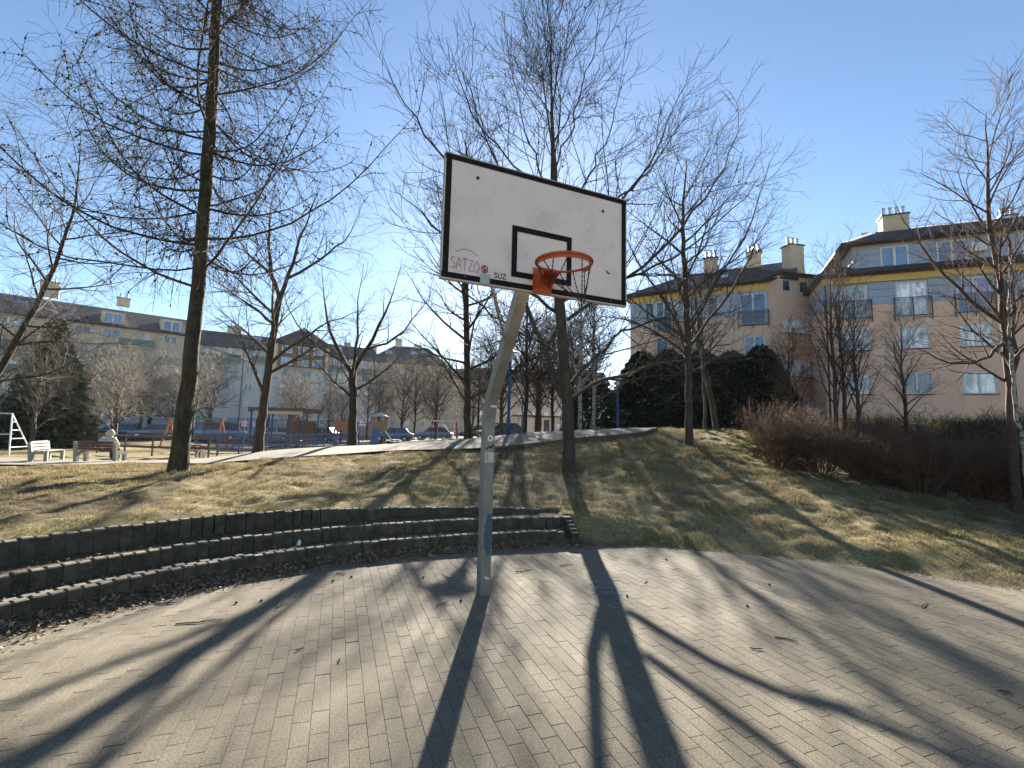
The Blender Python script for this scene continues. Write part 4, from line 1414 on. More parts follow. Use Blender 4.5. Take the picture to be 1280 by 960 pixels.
def window_meshes(w, h, n, mg, fw=.07):
    key = (round(w, 2), round(h, 2), n, mg.name, fw)
    if key not in _win_cache:
        f = MB()
        f.box((0, .06, fw / 2), (w, .07, fw)).box((0, .06, h - fw / 2), (w, .07, fw))
        for k in range(n + 1):
            x = -w / 2 + fw / 2 + (w - fw) * k / n
            f.box((x, .06, h / 2), (fw * (1.5 if 0 < k < n else 1), .068, h - 2 * fw))
        p = MB()
        for k in range(n):
            x0 = -w / 2 + (w - fw) * k / n + fw
            x1 = -w / 2 + (w - fw) * (k + 1) / n
            p.add([(x0, .075, fw), (x1, .075, fw), (x1, .075, h - fw), (x0, .075, h - fw)], [(0, 1, 2, 3)])
        s = MB().box((0, -.03, -.02), (w + .12, .14, .04))
        _win_cache[key] = (f.mesh('frame', m_frame), p.mesh('pane', mg), s.mesh('sill', m_sill))
    return _win_cache[key]


def window(root, u, z, w, h, n=2, mg=None, sill=True, v=0.0, fw=.07):
    """window of width w centred at u, bottom at z; the frame mesh carries pane and sill"""
    fm, pm, sm = window_meshes(w, h, n, mg or m_gl_white, fw)
    o = link('window', fm, root, (u, v, z))
    link('pane', pm, o)
    if sill:
        link('sill', sm, o)
    return o


def wall(root, name, u0, u1, z0, z1, holes, mat, v=0.0, reveal=.14):
    """facade wall with real openings: holes are (u0,u1,z0,z1); the opening's edges turn inwards"""
    holes = [h for h in holes if h[1] > u0 and h[0] < u1 and h[3] > z0 and h[2] < z1]
    us = sorted({u0, u1} | {min(max(x, u0), u1) for h in holes for x in h[:2]})
    zs = sorted({z0, z1} | {min(max(x, z0), z1) for h in holes for x in h[2:]})
    mb = MB()
    for a, b in zip(us[:-1], us[1:]):
        for c, d in zip(zs[:-1], zs[1:]):
            mu, mz = (a + b) / 2, (c + d) / 2
            if any(h[0] < mu < h[1] and h[2] < mz < h[3] for h in holes):
                continue
            mb.add([(a, v, c), (b, v, c), (b, v, d), (a, v, d)], [(0, 1, 2, 3)])
    for h in holes:
        a, b, c, d = max(h[0], u0), min(h[1], u1), max(h[2], z0), min(h[3], z1)
        r = v + reveal
        quads = [[(a, v, c), (a, r, c), (a, r, d), (a, v, d)], [(b, r, c), (b, v, c), (b, v, d), (b, r, d)]]
        if c == h[2]:
            quads.append([(a, v, c), (b, v, c), (b, r, c), (a, r, c)])
        if d == h[3]:
            quads.append([(a, r, d), (b, r, d), (b, v, d), (a, v, d)])
        for q in quads:
            mb.add(q, [(0, 1, 2, 3)])
    return mb.build(name, mat, root)


def shell(root, L, W, z0, z1, mat):
    """side walls, back wall and a dark inner core behind the openings"""
    mb = MB()
    mb.add([(0, 0, z0), (0, W, z0), (0, W, z1), (0, 0, z1)], [(3, 2, 1, 0)])
    mb.add([(L, 0, z0), (L, W, z0), (L, W, z1), (L, 0, z1)], [(0, 1, 2, 3)])
    mb.add([(0, W, z0), (L, W, z0), (L, W, z1), (0, W, z1)], [(3, 2, 1, 0)])
    mb.build('side_wall', mat, root)
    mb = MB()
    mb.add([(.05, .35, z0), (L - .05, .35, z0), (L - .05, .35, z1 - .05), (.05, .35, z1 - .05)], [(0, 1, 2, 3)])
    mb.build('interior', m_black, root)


def gable_roof(root, u0, u1, W, ze, zr, over=.5, hip0=0.0, hip1=0.0, v0=0.0, name='roof', mat=None):
    e = [(u0 - over, v0 - over, ze), (u1 + over, v0 - over, ze), (u1 + over, W + over, ze), (u0 - over, W + over, ze)]
    r = [(u0 - over + hip0, (v0 + W) / 2, zr), (u1 + over - hip1, (v0 + W) / 2, zr)]
    t = .14
    vs_ = e + r + [(x, y, z - t) for x, y, z in e]
    fs_ = [(0, 1, 5, 4), (2, 3, 4, 5), (1, 2, 5), (3, 0, 4), (7, 6, 0, 3)[:0] or (6, 7, 1, 0), (7, 8, 2, 1), (8, 9, 3, 2), (9, 6, 0, 3), (9, 8, 7, 6)]
    mb = MB().add(vs_, fs_)
    ro = mb.build(name, mat or m_roof, root)
    MB().tube([(u0 - over, v0 - over - .05, ze - .06), (u1 + over, v0 - over - .05, ze - .06)], .075, 8).build('gutter', m_gut, root)
    return ro


def chimney(root, u, v, z, w, d, h, flues=3, mat=None, fh=.55):
    c = MB().box((u, v, z + h / 2), (w, d, h)).build('chimney', mat or m_ychim, root)
    MB().box((u, v, z + h + .04), (w + .16, d + .16, .08)).build('cap', m_gut, c)
    for k in range(flues):
        x = u + (k - (flues - 1) / 2) * w / max(flues, 1)
        MB().lathe([(.11, 0), (.11, fh), (.15, fh + .02), (.15, fh + .08)], (x, v, z + h + .08), 10).build('flue', m_steel, c, smooth=False)
    return c


def facade(name, p0, d, z, label, group=None):
    o = empty(name, (p0[0], p0[1], z), math.atan2(d[1], d[0]), label, 'building', group)
    return o


def railing(root, u0, u1, z0, z1, v=-.12, diag=True):
    mb = MB()
    for zz in (z0, z1):
        mb.beam((u0, v, zz), (u1, v, zz), .04)
    mb.beam((u0, v, z1 - .10), (u1, v, z1 - .10), .02)
    for k in range(3):
        u = u0 + (u1 - u0) * k / 2
        mb.beam((u, v, z0 - .28), (u, v, z1), .045)
    for u in (u0, u1):
        mb.beam((u, v, z1), (u, .0, z1), .03)
        mb.beam((u, v, z0), (u, .0, z0), .03)
    if diag:
        st = .16
        h = z1 - .1 - z0
        um = (u0 + u1) / 2
        for a, b in ((u0, um), (um, u1)):
            x = a - h
            while x < b:
                xa, xb = max(x, a), min(x + h, b)
                if xb > xa:
                    mb.beam((xa, v, z0 + (xa - x)), (xb, v, z0 + (xb - x)), .018)
                x += st
    else:
        for k in range(int((u1 - u0) / .12)):
            mb.beam((u0 + k * .12, v, z0), (u0 + k * .12, v, z1), .016)
    return mb.build('balcony_railing', m_rail, root)


# --- the pink wing
E0, ED = (20.03, 30.0), (.92848, -.37137)
pw = facade('apartment_building', E0, ED, 0, 'pink apartment wing with blue boarded upper storey, yellow cornice and black balcony rails')
LE, WE = 19.0, 11.0
cols_u = [1.68, 4.68, 7.62, 10.6, 13.6, 16.6]
holes = []
for u in cols_u:
    holes += [(u - .76, u + .76, 4.48, 5.80), (u - .76, u + .76, 7.26, 8.62), (u - .78, u + .78, 9.28, 11.42)]
base_h = [(1.73, 2.55, 1.95, 2.75), (4.2, 5.0, 2.0, 2.75), (7.2, 8.0, 2.0, 2.75)]
shell(pw, LE, WE, 1.4, 12.1, m_pink)
wall(pw, 'wall', 0, LE, 2.98, 10.12, holes, m_pink)
wall(pw, 'plinth', 0, LE, 1.4, 2.98, base_h, m_yellow, v=.03)
wall(pw, 'upper_wall', 0, LE, 10.12, 11.55, holes, m_clad, v=.025)
MB().box((LE / 2, -.06, 11.86), (LE, .16, .62)).build('cornice', m_yellow, pw)
edges = [0.0]
for u in cols_u:
    edges += [u - .80, u + .80]
edges.append(LE)
for a, b in zip(edges[::2], edges[1::2]):
    for k in range(3):
        MB().box(((a + b) / 2, -.006, 10.355 + k * .475), (b - a - .02, .05, .455), bevel=.01).build('board', m_clad, pw)
panes = [m_gl_white, m_gl_white, m_gl_white, m_gl_curt, m_gl_white, m_gl_dark]
for k, u in enumerate(cols_u):
    window(pw, u, 4.48, 1.52, 1.32, 2, m_gl_white if k != 1 else m_gl_dark)
    window(pw, u, 7.26, 1.52, 1.36, 2, m_gl_white)
    window(pw, u, 9.28, 1.56, 2.14, 2, panes[(0, 1, 3, 5, 0, 1)[k]], sill=False)
    railing(pw, u - .92, u + .92, 9.30, 10.42)
for h in base_h:
    window(pw, (h[0] + h[1]) / 2, h[2], h[1] - h[0], h[3] - h[2], 1, m_gl_dark, sill=False)
# left return wall keeps its blue upper boards
for k in range(3):
    MB().box((-.006, WE / 2, 10.355 + k * .475), (.05, WE - .1, .455), bevel=.01).build('board', m_clad, pw)
# skirt roof, attic storey and hipped top roof
AV, AU = 1.15, 2.05
vs_ = [(-.45, -.5, 12.15), (LE + .45, -.5, 12.15), (LE + .45, AV + 1.2, 13.45), (.9, AV + 1.2, 13.45), (-.45, WE + .4, 12.15), (.9, WE, 13.45),
       (-.45, -.5, 11.98), (LE + .45, -.5, 11.98), (LE + .45, .0, 11.98), (0, 0, 11.98), (-.45, WE, 11.98), (0, WE, 11.98)]
mb = MB().add(vs_, [(0, 1, 2, 3), (4, 0, 3, 5), (6, 7, 1, 0), (9, 8, 7, 6), (10, 6, 0, 4), (11, 9, 6, 10)])
mb.build('skirt_roof', m_roof, pw)
MB().tube([(-.45, -.56, 12.10), (LE + .45, -.56, 12.10)], .08, 8).build('gutter', m_gut, pw)
att = [(u - .74, u + .74, 12.72, 14.16) for u in (4.28, 7.18, 11.2, 14.4)]
wall(pw, 'attic_wall', AU, LE, 12.7, 14.35, att, m_clad, v=AV, reveal=.1)
mb = MB().add([(AU, AV, 12.6), (AU, WE - 1, 12.6), (AU, WE - 1, 14.6), (AU, AV, 14.6)], [(3, 2, 1, 0)])
mb.build('attic_side_wall', m_whitew, pw)
MB().box(((AU + LE) / 2, AV - .03, 14.48), (LE - AU, .14, .30)).build('attic_cornice', m_yellow, pw)
prev = AU
for h in att + [(LE, 0, 0, 0)]:
    for k in range(3):
        MB().box(((prev + h[0]) / 2, AV - .006, 13.02 + k * .47), (h[0] - prev - .04, .05, .45), bevel=.01).build('board', m_clad, pw)
    prev = h[1]
for k, h in enumerate(att):
    window(pw, (h[0] + h[1]) / 2, h[2], 1.48, 1.44, 2, m_gl_blue if k % 2 == 0 else m_gl_curt, sill=False, v=AV - .08, fw=.09)
vs_ = [(AU - .75, AV - .55, 14.52), (LE + .5, AV - .55, 14.52), (LE + .5, WE - .4, 14.52), (AU - .75, WE - .4, 14.52), (AU + 2.6, 5.6, 16.9), (LE + .5, 5.6, 16.9)]
vs_ += [(x, y, z - .16) for x, y, z in vs_[:4]]
mb = MB().add(vs_, [(0, 1, 5, 4), (2, 3, 4, 5), (3, 0, 4), (1, 2, 5), (6, 7, 1, 0), (7, 8, 2, 1), (8, 9, 3, 2), (9, 6, 0, 3), (9, 8, 7, 6)])
top = mb.build('roof', m_roof, pw)
for k in range(80):                     # raised seams of the sheet roof
    u = AU - .5 + k * .22
    if u > LE:
        break
    t = min(1.0, max(0.08, (u - AU + .75) / 3.35))
    a = Vector((u, AV - .55, 14.53))
    b = a.lerp(Vector((u, 5.6, 16.91)), t)
    MB().beam(a, b, .03, .035).build('seam', m_roof, top)
MB().tube([(AU - .75, AV - .6, 14.46), (LE + .5, AV - .6, 14.46)], .07, 8).build('gutter', m_gut, pw)
chimney(pw, 5.75, 5.5, 16.3, 1.55, .95, 1.5, 4, fh=.6)
chimney(pw, 4.2, 6.3, 15.9, .5, .5, .35, 2, mat=m_steel, fh=.75)
chimney(pw, 12.0, 5.5, 16.6, .8, .5, .3, 3, mat=m_steel, fh=.5)
for u in (.18, 9.1, 15.1):
    MB().tube([(u, -.09, 1.6), (u, -.09, 11.9)], .05, 8).build('downpipe', m_gut, pw)
MB().box((8.35, AV - .22, 13.5), (.75, .35, .55), bevel=.02).build('air_conditioner', m_frame, pw)

# --- stair tower between the two wings
bt = facade('apartment_building', (18.95, 33.05), (.97786, .20928), 0, 'narrow orange and pink stair tower between the pink wing and the long block')
LB, WB = 3.4, 8.0
bh = [(.30, 2.55, 3.45, 4.45), (.25, 2.45, 6.02, 7.22), (.28, 2.48, 9.12, 10.22), (.32, 1.1, 12.15, 13.05), (1.75, 2.6, 12.15, 13.05)]
shell(bt, LB, WB, 1.4, 13.3, m_peach)
wall(bt, 'wall', 0, LB, 8.2, 13.3, bh, m_peach)
wall(bt, 'lower_wall', 0, LB, 1.4, 8.2, bh, m_orangew)
for h in bh[:3]:
    window(bt, (h[0] + h[1]) / 2, h[2], h[1] - h[0], h[3] - h[2], 2, m_gl_white)
for h in bh[3:]:
    window(bt, (h[0] + h[1]) / 2, h[2], h[1] - h[0], h[3] - h[2], 1, m_gl_dark, sill=False)
gable_roof(bt, 0, LB, WB, 13.45, 15.2, .4)

# --- the long block behind the evergreens
D0, DD = (9.817, 39.0), (.87245, -.48871)
lb_ = facade('apartment_building', D0, DD, 0, 'long peach apartment block with blue top-floor panels behind the dark evergreens')
LD, WD = 11.6, 10.0
dh = [(1.2, 1.98, 11.0, 12.5), (2.1, 3.36, 10.1, 12.5), (4.73, 5.77, 10.9, 12.4), (6.03, 6.81, 10.9, 12.4), (8.34, 10.04, 10.0, 12.35),
      (2.1, 3.03, 8.2, 9.4), (5.05, 5.74, 8.3, 9.4), (8.54, 9.9, 7.7, 9.1), (2.1, 3.1, 5.2, 6.5), (5.0, 6.2, 5.2, 6.5), (8.5, 9.9, 5.0, 6.4)]
shell(lb_, LD, WD, 1.4, 13.1, m_peach)
wall(lb_, 'wall', 0, LD, 1.4, 10.7, dh, m_peach)
wall(lb_, 'upper_wall', 0, LD, 10.7, 12.55, dh, m_clad, v=.004)
wall(lb_, 'cornice', 0, LD, 12.55, 13.15, [], m_yellow, v=-.03)
for k, h in enumerate(dh):
    window(lb_, (h[0] + h[1]) / 2, h[2], h[1] - h[0], h[3] - h[2], 2 if h[1] - h[0] > 1 else 1, m_gl_blue if k % 3 else m_gl_dark)
railing(lb_, 8.2, 10.2, 9.95, 11.0)
railing(lb_, 2.0, 3.5, 10.05, 11.05)
gable_roof(lb_, 0, LD, WD, 13.2, 16.1, .55, hip0=4.5)
chimney(bt, 3.0, 1.8, 14.2, 1.2, .9, 2.2, 3)
for u, z, h in ((5.8, 15.7, 1.8), (9.2, 15.7, 1.8)):
    chimney(lb_, u, 5.0, z - .3, 1.05, .9, h, 3)
for u in (4.0, 7.0, 8.6):
    MB().box((u, 2.1, 14.62), (.8, .9, .06), mat=Matrix.Rotation(R(28), 3, 'X')).build('skylight', m_steel, lb_)


# --- the far blocks at the left
def far_block(p0, d, L, W, ze, zr, mat, label, wins, balc=(), chim=(), base=None, hip=(0, 0), glass=None, seed=1, upper=None):
    o = facade('apartment_building', p0, d, 0, label, 'apartment blocks across the car park')
    hs = [(u - w / 2, u + w / 2, z, z + h) for u, z, w, h in wins]
    shell(o, L, W, -.5, ze, mat)
    zb = 2.6 if base else -.5
    wall(o, 'wall', 0, L, zb, ze, hs, mat)
    if base:
        wall(o, 'plinth', 0, L, -.5, zb, hs, base, v=.0)
    r = random.Random(seed)
    for u, z, w, h in wins:
        window(o, u, z, w, h, 2 if w > 1 else 1, r.choice([m_gl_blue, m_gl_dark, m_gl_blue, m_gl_white]), sill=True, fw=.09)
    gable_roof(o, 0, L, W, ze, zr, .6, hip[0], hip[1])
    for u, z, ln, h, m in balc:
        b = MB().box((u, -.62, z + h / 2), (ln, .07, h)).box((u - ln / 2, -.31, z + h / 2), (.07, .55, h)).box((u + ln / 2, -.31, z + h / 2), (.07, .55, h))
        bo = b.build('balcony', m, o)
        MB().box((u, -.33, z - .06), (ln + .1, .66, .11)).build('slab', m_whitew, bo)
    for u, z, w, h in chim:
        chimney(o, u, W / 2, z, w, .8, h, 2, mat=m_cream)
    return o


fl = [2.3, 4.9, 7.45, 10.0, 12.5]
winsA = []
for z in fl:
    for u, w in ((-6.5, 1.6), (-3.4, .9), (.2, 1.9), (3.5, .8), (6.2, 1.7), (9.0, 1.8), (12.4, 1.3 if z < 12 else .85), (15.2, 1.5)):
        winsA.append((u + 9, z - (.1 if z < 12 else .0), w, 1.0 if z < 12 else .95))
ZA = 13.85
A0 = (-58.35 - 9 * .7454, 54 - 9 * .6666)
blA = far_block(A0, (.7454, .6666), 26.6, 11, ZA, 17.0, m_cream, 'long cream apartment block with green balcony fronts beyond the spruce', winsA,
                balc=[(9.2, 9.35, 2.4, 1.4, m_greenp), (20.6, 11.45, 3.6, .9, m_greenp), (2.5, 9.35, 3.0, 1.4, m_greenp), (9.2, 6.7, 2.4, 1.2, m_greenp), (16.5, 6.7, 2.6, 1.1, m_brownp), (24, 9.3, 2.4, 1.1, m_greenp)],
                chim=[(11.6, 17.4, 1.8, 1.9), (5.0, 17.6, 1.2, 1.1), (19.0, 17.6, 1.4, 1.1)], base=m_bluew, seed=2)
# roof dormers
for u in (18.0, 24.2):
    dm = MB().box((u, 1.6, 14.75), (2.4, 3.0, 1.9)).build('dormer', m_cream2, blA)
    window(blA, u, 14.15, 1.9, 1.35, 2, m_gl_blue, sill=False, v=.02, fw=.09)
MB().box((14.0, 2.0, 15.6), (1.0, 1.1, .06), mat=Matrix.Rotation(R(38), 3, 'X')).build('skylight', m_steel, blA)
MB().box((9.4, 2.0, 15.6), (1.2, 1.1, .06), mat=Matrix.Rotation(R(38), 3, 'X')).build('skylight', m_steel, blA)

winsB = []
for z in (1.8, 4.15, 6.85, 9.5, 12.2):
    for u, w in ((1.5, 1.5), (4.2, 1.0), (7.1, 1.1), (9.0, .8), (12.4, 1.5), (15.2, 1.5), (18.0, .9), (21.0, 1.6), (24.6, 1.3)):
        winsB.append((u, z, w, .95))
blB = far_block((-46.17, 68.0), (.85058, .52585), 26.6, 11, 13.2, 16.2, m_whitew, 'white apartment block with a dark peaked gable and timber bays behind the shelter', winsB,
                balc=[(3.3, 10.7, 5.0, 1.25, m_greenp), (8.4, 11.05, 2.3, 1.05, m_greenp), (19.8, 10.5, 2.8, 1.15, m_greenp), (24.0, 10.5, 3.0, 1.1, m_greenp)],
                chim=[(4.8, 15.4, 2.0, 1.8), (17.0, 15.6, 1.0, 1.2), (22.5, 15.4, 1.0, 1.2)], base=m_bluew, seed=3)
# projecting bay with its own gable
mb = MB().box((14.2, -.5, 12.6), (8.4, .9, 3.2))
bay = mb.build('bay', m_brownp, blB)
for u in (12.0, 14.4, 16.6):
    window(blB, u, 13.0, 1.5, 1.2, 2, m_gl_blue, sill=False, v=-1.05, fw=.09)
    window(blB, u, 11.05, 1.5, 1.2, 2, m_gl_blue, sill=False, v=-1.05, fw=.09)
for u in (10.4, 18.0):
    MB().box((u, -1.02, 12.3), (.55, .2, 4.0)).build('pier', m_cream2, blB)
mb = MB()
mb.prism([(9.2, 14.3), (19.2, 14.3), (14.2, 17.2)], -1.5, 5.0, axis='y')
mb.build('gable', m_roof, blB)
for u in (6.2, 10.0, 19.0):
    MB().tube([(u, -.08, -.3), (u, -.08, 13.4)], .06, 6).build('downpipe', m_gut, blB)
MB().box((8.0, 2.2, 15.2), (1.1, 1.1, .06), mat=Matrix.Rotation(R(34), 3, 'X')).build('skylight', m_steel, blB)

winsC = []
for z in (2.0, 4.6, 7.3, 9.9, 12.45):
    for u, w in ((1.4, .9), (3.3, 1.0), (4.8, .8), (7.3, 1.2), (10.2, .9), (12.3, .9)):
        winsC.append((u, z, w, .85 if z > 12 else 1.05))
blC = far_block((-26.42, 86.0), (.95226, .30527), 14.0, 12, 13.8, 18.0, m_cream2, 'ochre apartment block with a hipped slate roof and skylights, beyond the parked cars', winsC,
                balc=[(3.4, 10.3, 4.0, 1.1, m_whitew), (3.4, 7.6, 4.0, 1.1, m_cream2)], chim=[(1.0, 15.4, 1.0, 2.0), (5.6, 17.6, 1.2, 1.6), (9.5, 17.0, 1.6, 1.4)],
                hip=(5.5, 3.0), seed=4)
for u, v in ((3.6, 2.4), (8.4, 2.6), (10.6, 3.4)):
    MB().box((u, v, 13.8 + (v + .6) * .73 + .08), (1.2, 1.3, .06), mat=Matrix.Rotation(R(36), 3, 'X')).build('skylight', m_steel, blC)
winsG = [(u, z, 1.1, 1.1) for u in (1.4, 4.0, 6.6, 9.4) for z in (2.0, 4.7, 7.4, 10.1)]
far_block((-15.2, 97.0), (.97, .24), 11.0, 11, 12.2, 15.0, m_cream, 'lower cream block just right of the ochre hipped block, behind the slim mossy tree', winsG, chim=[(3, 14.3, 1.0, 1.4), (8, 14.3, 1.0, 1.4)], seed=6)
winsF = [(u, z, 1.2, 1.3) for u in np.arange(2, 34, 3.2) for z in (2.5, 5.3, 8.1, 10.9)]
far_block((-9.0, 118.0), (.995, .10), 34.0, 12, 14.0, 18.0, m_cream, 'pale apartment block farthest away, seen under the low branches of the plane tree', winsF, chim=[(6, 16.5, 1.5, 2), (16, 16.5, 1.5, 2), (26, 16.5, 1.5, 2)], seed=5)

# ------------------------------------------------------------------ street lamps, kiosk
m_lampw = M('lamp_white', (.62, .62, .60), (.52, .52, .5), rough=.4, scale=4)


def lamp(x, y, h, label):
    o = empty('street_lamp', g3(x, y, -.01), 0, label, 'street lamp', 'blue park lamps')
    MB().lathe([(.075, 0), (.075, .7), (.055, .75), (.045, h - .32)], n=12).build('pole', m_blue, o, smooth=True)
    MB().lathe([(.06, h - .34), (.08, h - .3), (.11, h - .2), (.12, h - .08), (.06, h - .04)], n=14).build('lamp_glass', m_lampw, o, smooth=True)
    MB().lathe([(.03, h - .05), (.27, h - .035), (.27, h - .02), (.10, h + .06), (.02, h + .09)], n=18).build('lamp_hood', m_lampw, o)
    return o


lamp(-.09, 16.45, 3.05, 'blue lamp post at the path edge, half hidden behind the bent steel post')
lamp(5.78, 25.7, 3.0, 'blue lamp post with a white hooded head before the dark evergreens')
lamp(.8, 35.0, 3.2, 'distant lamp post beside the white kiosk')

m_kgreen = M('kiosk_green', (.03, .09, .06), (.02, .06, .04), rough=.6, scale=3)
k = empty('kiosk', g3(2.6, 52, -.02), R(4), 'low white kiosk with a green framed porch and flat roof beyond the path', 'kiosk')
MB().box((0, 0, 1.1), (3.6, 2.4, 2.2)).build('wall', m_whitew, k)
MB().box((.3, 0, 2.27), (5.6, 3.0, .14)).build('roof', m_gut, k)
for x in (1.9, 2.6, 3.0):
    MB().beam((x, -1.3, 0), (x, -1.3, 2.2), .1).build('post', m_kgreen, k)
MB().box((.3, -1.21, 1.35), (.6, .05, .7)).build('window', m_gl_dark, k)
MB().box((1.15, -1.21, 1.0), (.6, .05, 1.8)).build('door', m_gl_dark, k)
MB().box((-.8, -1.5, .4), (3.0, .5, .75)).build('counter', m_white, k)


# ------------------------------------------------------------------ benches and the seated person
m_conc = M('bench_concrete', (.30, .285, .25), (.23, .22, .19), rough=.9, scale=8, bump=.3)
m_slat = M('bench_wood', (.13, .06, .045), (.085, .04, .03), rough=.7, scale=6, rnd=.1)
m_slat_g = M('bench_wood_grey', (.22, .20, .18), (.15, .135, .12), rough=.8, scale=6, rnd=.1)


def bench(x, y, rz, ln, ms, label):
    o = empty('park_bench', g3(x, y), rz, label, 'bench', 'concrete-sided benches by the path')
    for s in (-1, 1):
        mb = MB()
        prof = [(-.28, 0), (-.18, 0), (-.16, .36), (.14, .36), (.17, 0), (.27, 0), (.36, .82), (.27, .84), (.20, .46), (-.27, .45)]
        mb.prism([(a, b) for a, b in prof], s * ln / 2 - .06, s * ln / 2 + .06, axis='x')
        mb.build('side_support', m_conc, o)
    for k in range(3):
        MB().box((0, -.18 + k * .14, .475), (ln - .12, .115, .035), bevel=.005).build('seat_slat', ms, o)
    for k in range(3):
        MB().box((0, .235 + k * .028, .56 + k * .125), (ln - .12, .035, .10), bevel=.005, mat=Matrix.Rotation(R(-12), 3, 'X')).build('back_slat', ms, o)
    return o


bench(-16.25, 19.0, R(182), 1.5, m_slat, 'dark brown slatted bench with concrete sides, a person sitting on it')
bench(-18.75, 19.4, R(115), 1.5, m_slat_g, 'empty weathered bench with concrete sides turned sideways near the spruce')

m_coat = M('coat_beige', (.52, .47, .40), (.43, .385, .32), rough=.95, scale=9, bump=.4, bscale=30)
m_skin = M('skin', (.45, .28, .20), (.40, .24, .17), rough=.6, scale=8)
m_trous = M('trousers_dark', (.05, .05, .065), (.035, .035, .045), rough=.9, scale=8)


def skin_mesh(name, pts, edges, rads, mat, parent, root=0, sub=2):
    me = bpy.data.meshes.new(name)
    me.from_pydata(pts, edges, [])
    me.materials.append(mat)
    o = link(name, me, parent)
    md = o.modifiers.new('skin', 'SKIN')
    md.use_smooth_shade = True
    for i, r in enumerate(rads):
        v = me.skin_vertices[0].data[i]
        v.radius = r if hasattr(r, '__len__') else (r, r)
        v.use_root = i == root
    o.modifiers.new('sub', 'SUBSURF').levels = sub
    o.modifiers['sub'].render_levels = sub
    return o


pb = g3(-16.25, 19.0)
per = empty('person', (-16.02, 18.97, pb[2]), R(182), 'person in a hooded beige coat sitting hunched on the brown bench', 'person')
# local frame: the person looks along -y, backrest at +y
body = [(0, .06, .56), (0, .04, .74), (0, -.02, .92), (0, -.07, 1.02), (0, -.11, 1.10), (0, -.15, 1.18),
        (.17, -.05, .96), (.25, -.14, .72), (.10, -.34, .62), (-.17, -.05, .96), (-.25, -.14, .72), (-.10, -.34, .62),
        (.10, .0, .56), (.12, -.42, .57), (.12, -.46, .12), (.12, -.60, .05), (-.10, .0, .56), (-.12, -.42, .57), (-.12, -.46, .12), (-.12, -.60, .05)]
edg = [(0, 1), (1, 2), (2, 3), (3, 4), (4, 5), (3, 6), (6, 7), (7, 8), (3, 9), (9, 10), (10, 11), (0, 12), (12, 13), (13, 14), (14, 15), (0, 16), (16, 17), (17, 18), (18, 19)]
rd = [.14, .14, .13, .07, .06, .085, .06, .045, .035, .06, .045, .035, .09, .07, .05, .04, .09, .07, .05, .04]
skin_mesh('body', body, edg, rd, m_skin, per)
coat = [(0, .07, .50), (0, .06, .70), (0, .0, .90), (0, -.05, 1.0), (.20, -.04, .95), (.30, -.13, .72), (.14, -.32, .62), (-.20, -.04, .95), (-.30, -.13, .72), (-.14, -.32, .62)]
skin_mesh('coat', coat, [(0, 1), (1, 2), (2, 3), (2, 4), (4, 5), (5, 6), (2, 7), (7, 8), (8, 9)],
          [(.25, .20), (.26, .20), (.22, .17), (.12, .11), .11, .085, .07, .11, .085, .07], m_coat, per)
hd = MB()
vs_, fs_ = [], []
for i in range(7):
    t = i / 6
    zz = 1.03 + .30 * t
    rr = .135 * math.sin(math.pi * (.18 + .74 * t)) + .02
    for j in range(12):
        a = 2 * math.pi * j / 12
        vs_.append((rr * math.cos(a) * .95, -.12 + rr * math.sin(a) * 1.1 + .03 * (1 - t), zz))
for i in range(6):
    for j in range(12):
        if 7 <= j <= 9 and 1 <= i <= 4:
            continue
        fs_.append((i * 12 + j, i * 12 + (j + 1) % 12, (i + 1) * 12 + (j + 1) % 12, (i + 1) * 12 + j))
fs_.append(tuple(range(72, 84)))
hd.add(vs_, fs_).build('hood', m_coat, per, smooth=True)
leg_p = [(0, .04, .54), (.10, -.02, .56), (.12, -.42, .575), (.12, -.46, .12), (-.10, -.02, .56), (-.12, -.42, .575), (-.12, -.46, .12)]
skin_mesh('trousers', leg_p, [(0, 1), (1, 2), (2, 3), (0, 4), (4, 5), (5, 6)], [.13, .105, .088, .075, .105, .088, .075], m_trous, per)

# ------------------------------------------------------------------ playground
m_play_o = M('play_orange', (.50, .15, .05), (.38, .11, .04), rough=.5, scale=3)
m_play_g = M('play_green', (.06, .30, .12), (.05, .23, .09), rough=.5, scale=3)
m_play_y = M('play_yellow', (.42, .22, .07), (.33, .17, .05), rough=.5, scale=3)
m_wood = M('play_wood', (.32, .22, .14), (.22, .15, .09), rough=.8, scale=4)


def rail_fence(pts, h, rails, m_post, m_rails, label, step, rh=.06, rt=.05, cat='fence', group='playground fences'):
    o = empty('rail_fence', g3(*pts[0]), 0, label, cat, group)
    P = resample(np.array(pts, float), step)
    base = Vector(o.location)
    Q = [Vector(g3(p[0], p[1])) - base for p in P]
    for q in Q:
        MB().beam(q + Vector((0, 0, -.1)), q + Vector((0, 0, h)), .06).build('post', m_post, o)
    for z in rails:
        for a, b in zip(Q[:-1], Q[1:]):
            MB().beam(a + Vector((0, -.045, z)), b + Vector((0, -.045, z)), rt, rh).build('rail', m_rails, o)
    return o


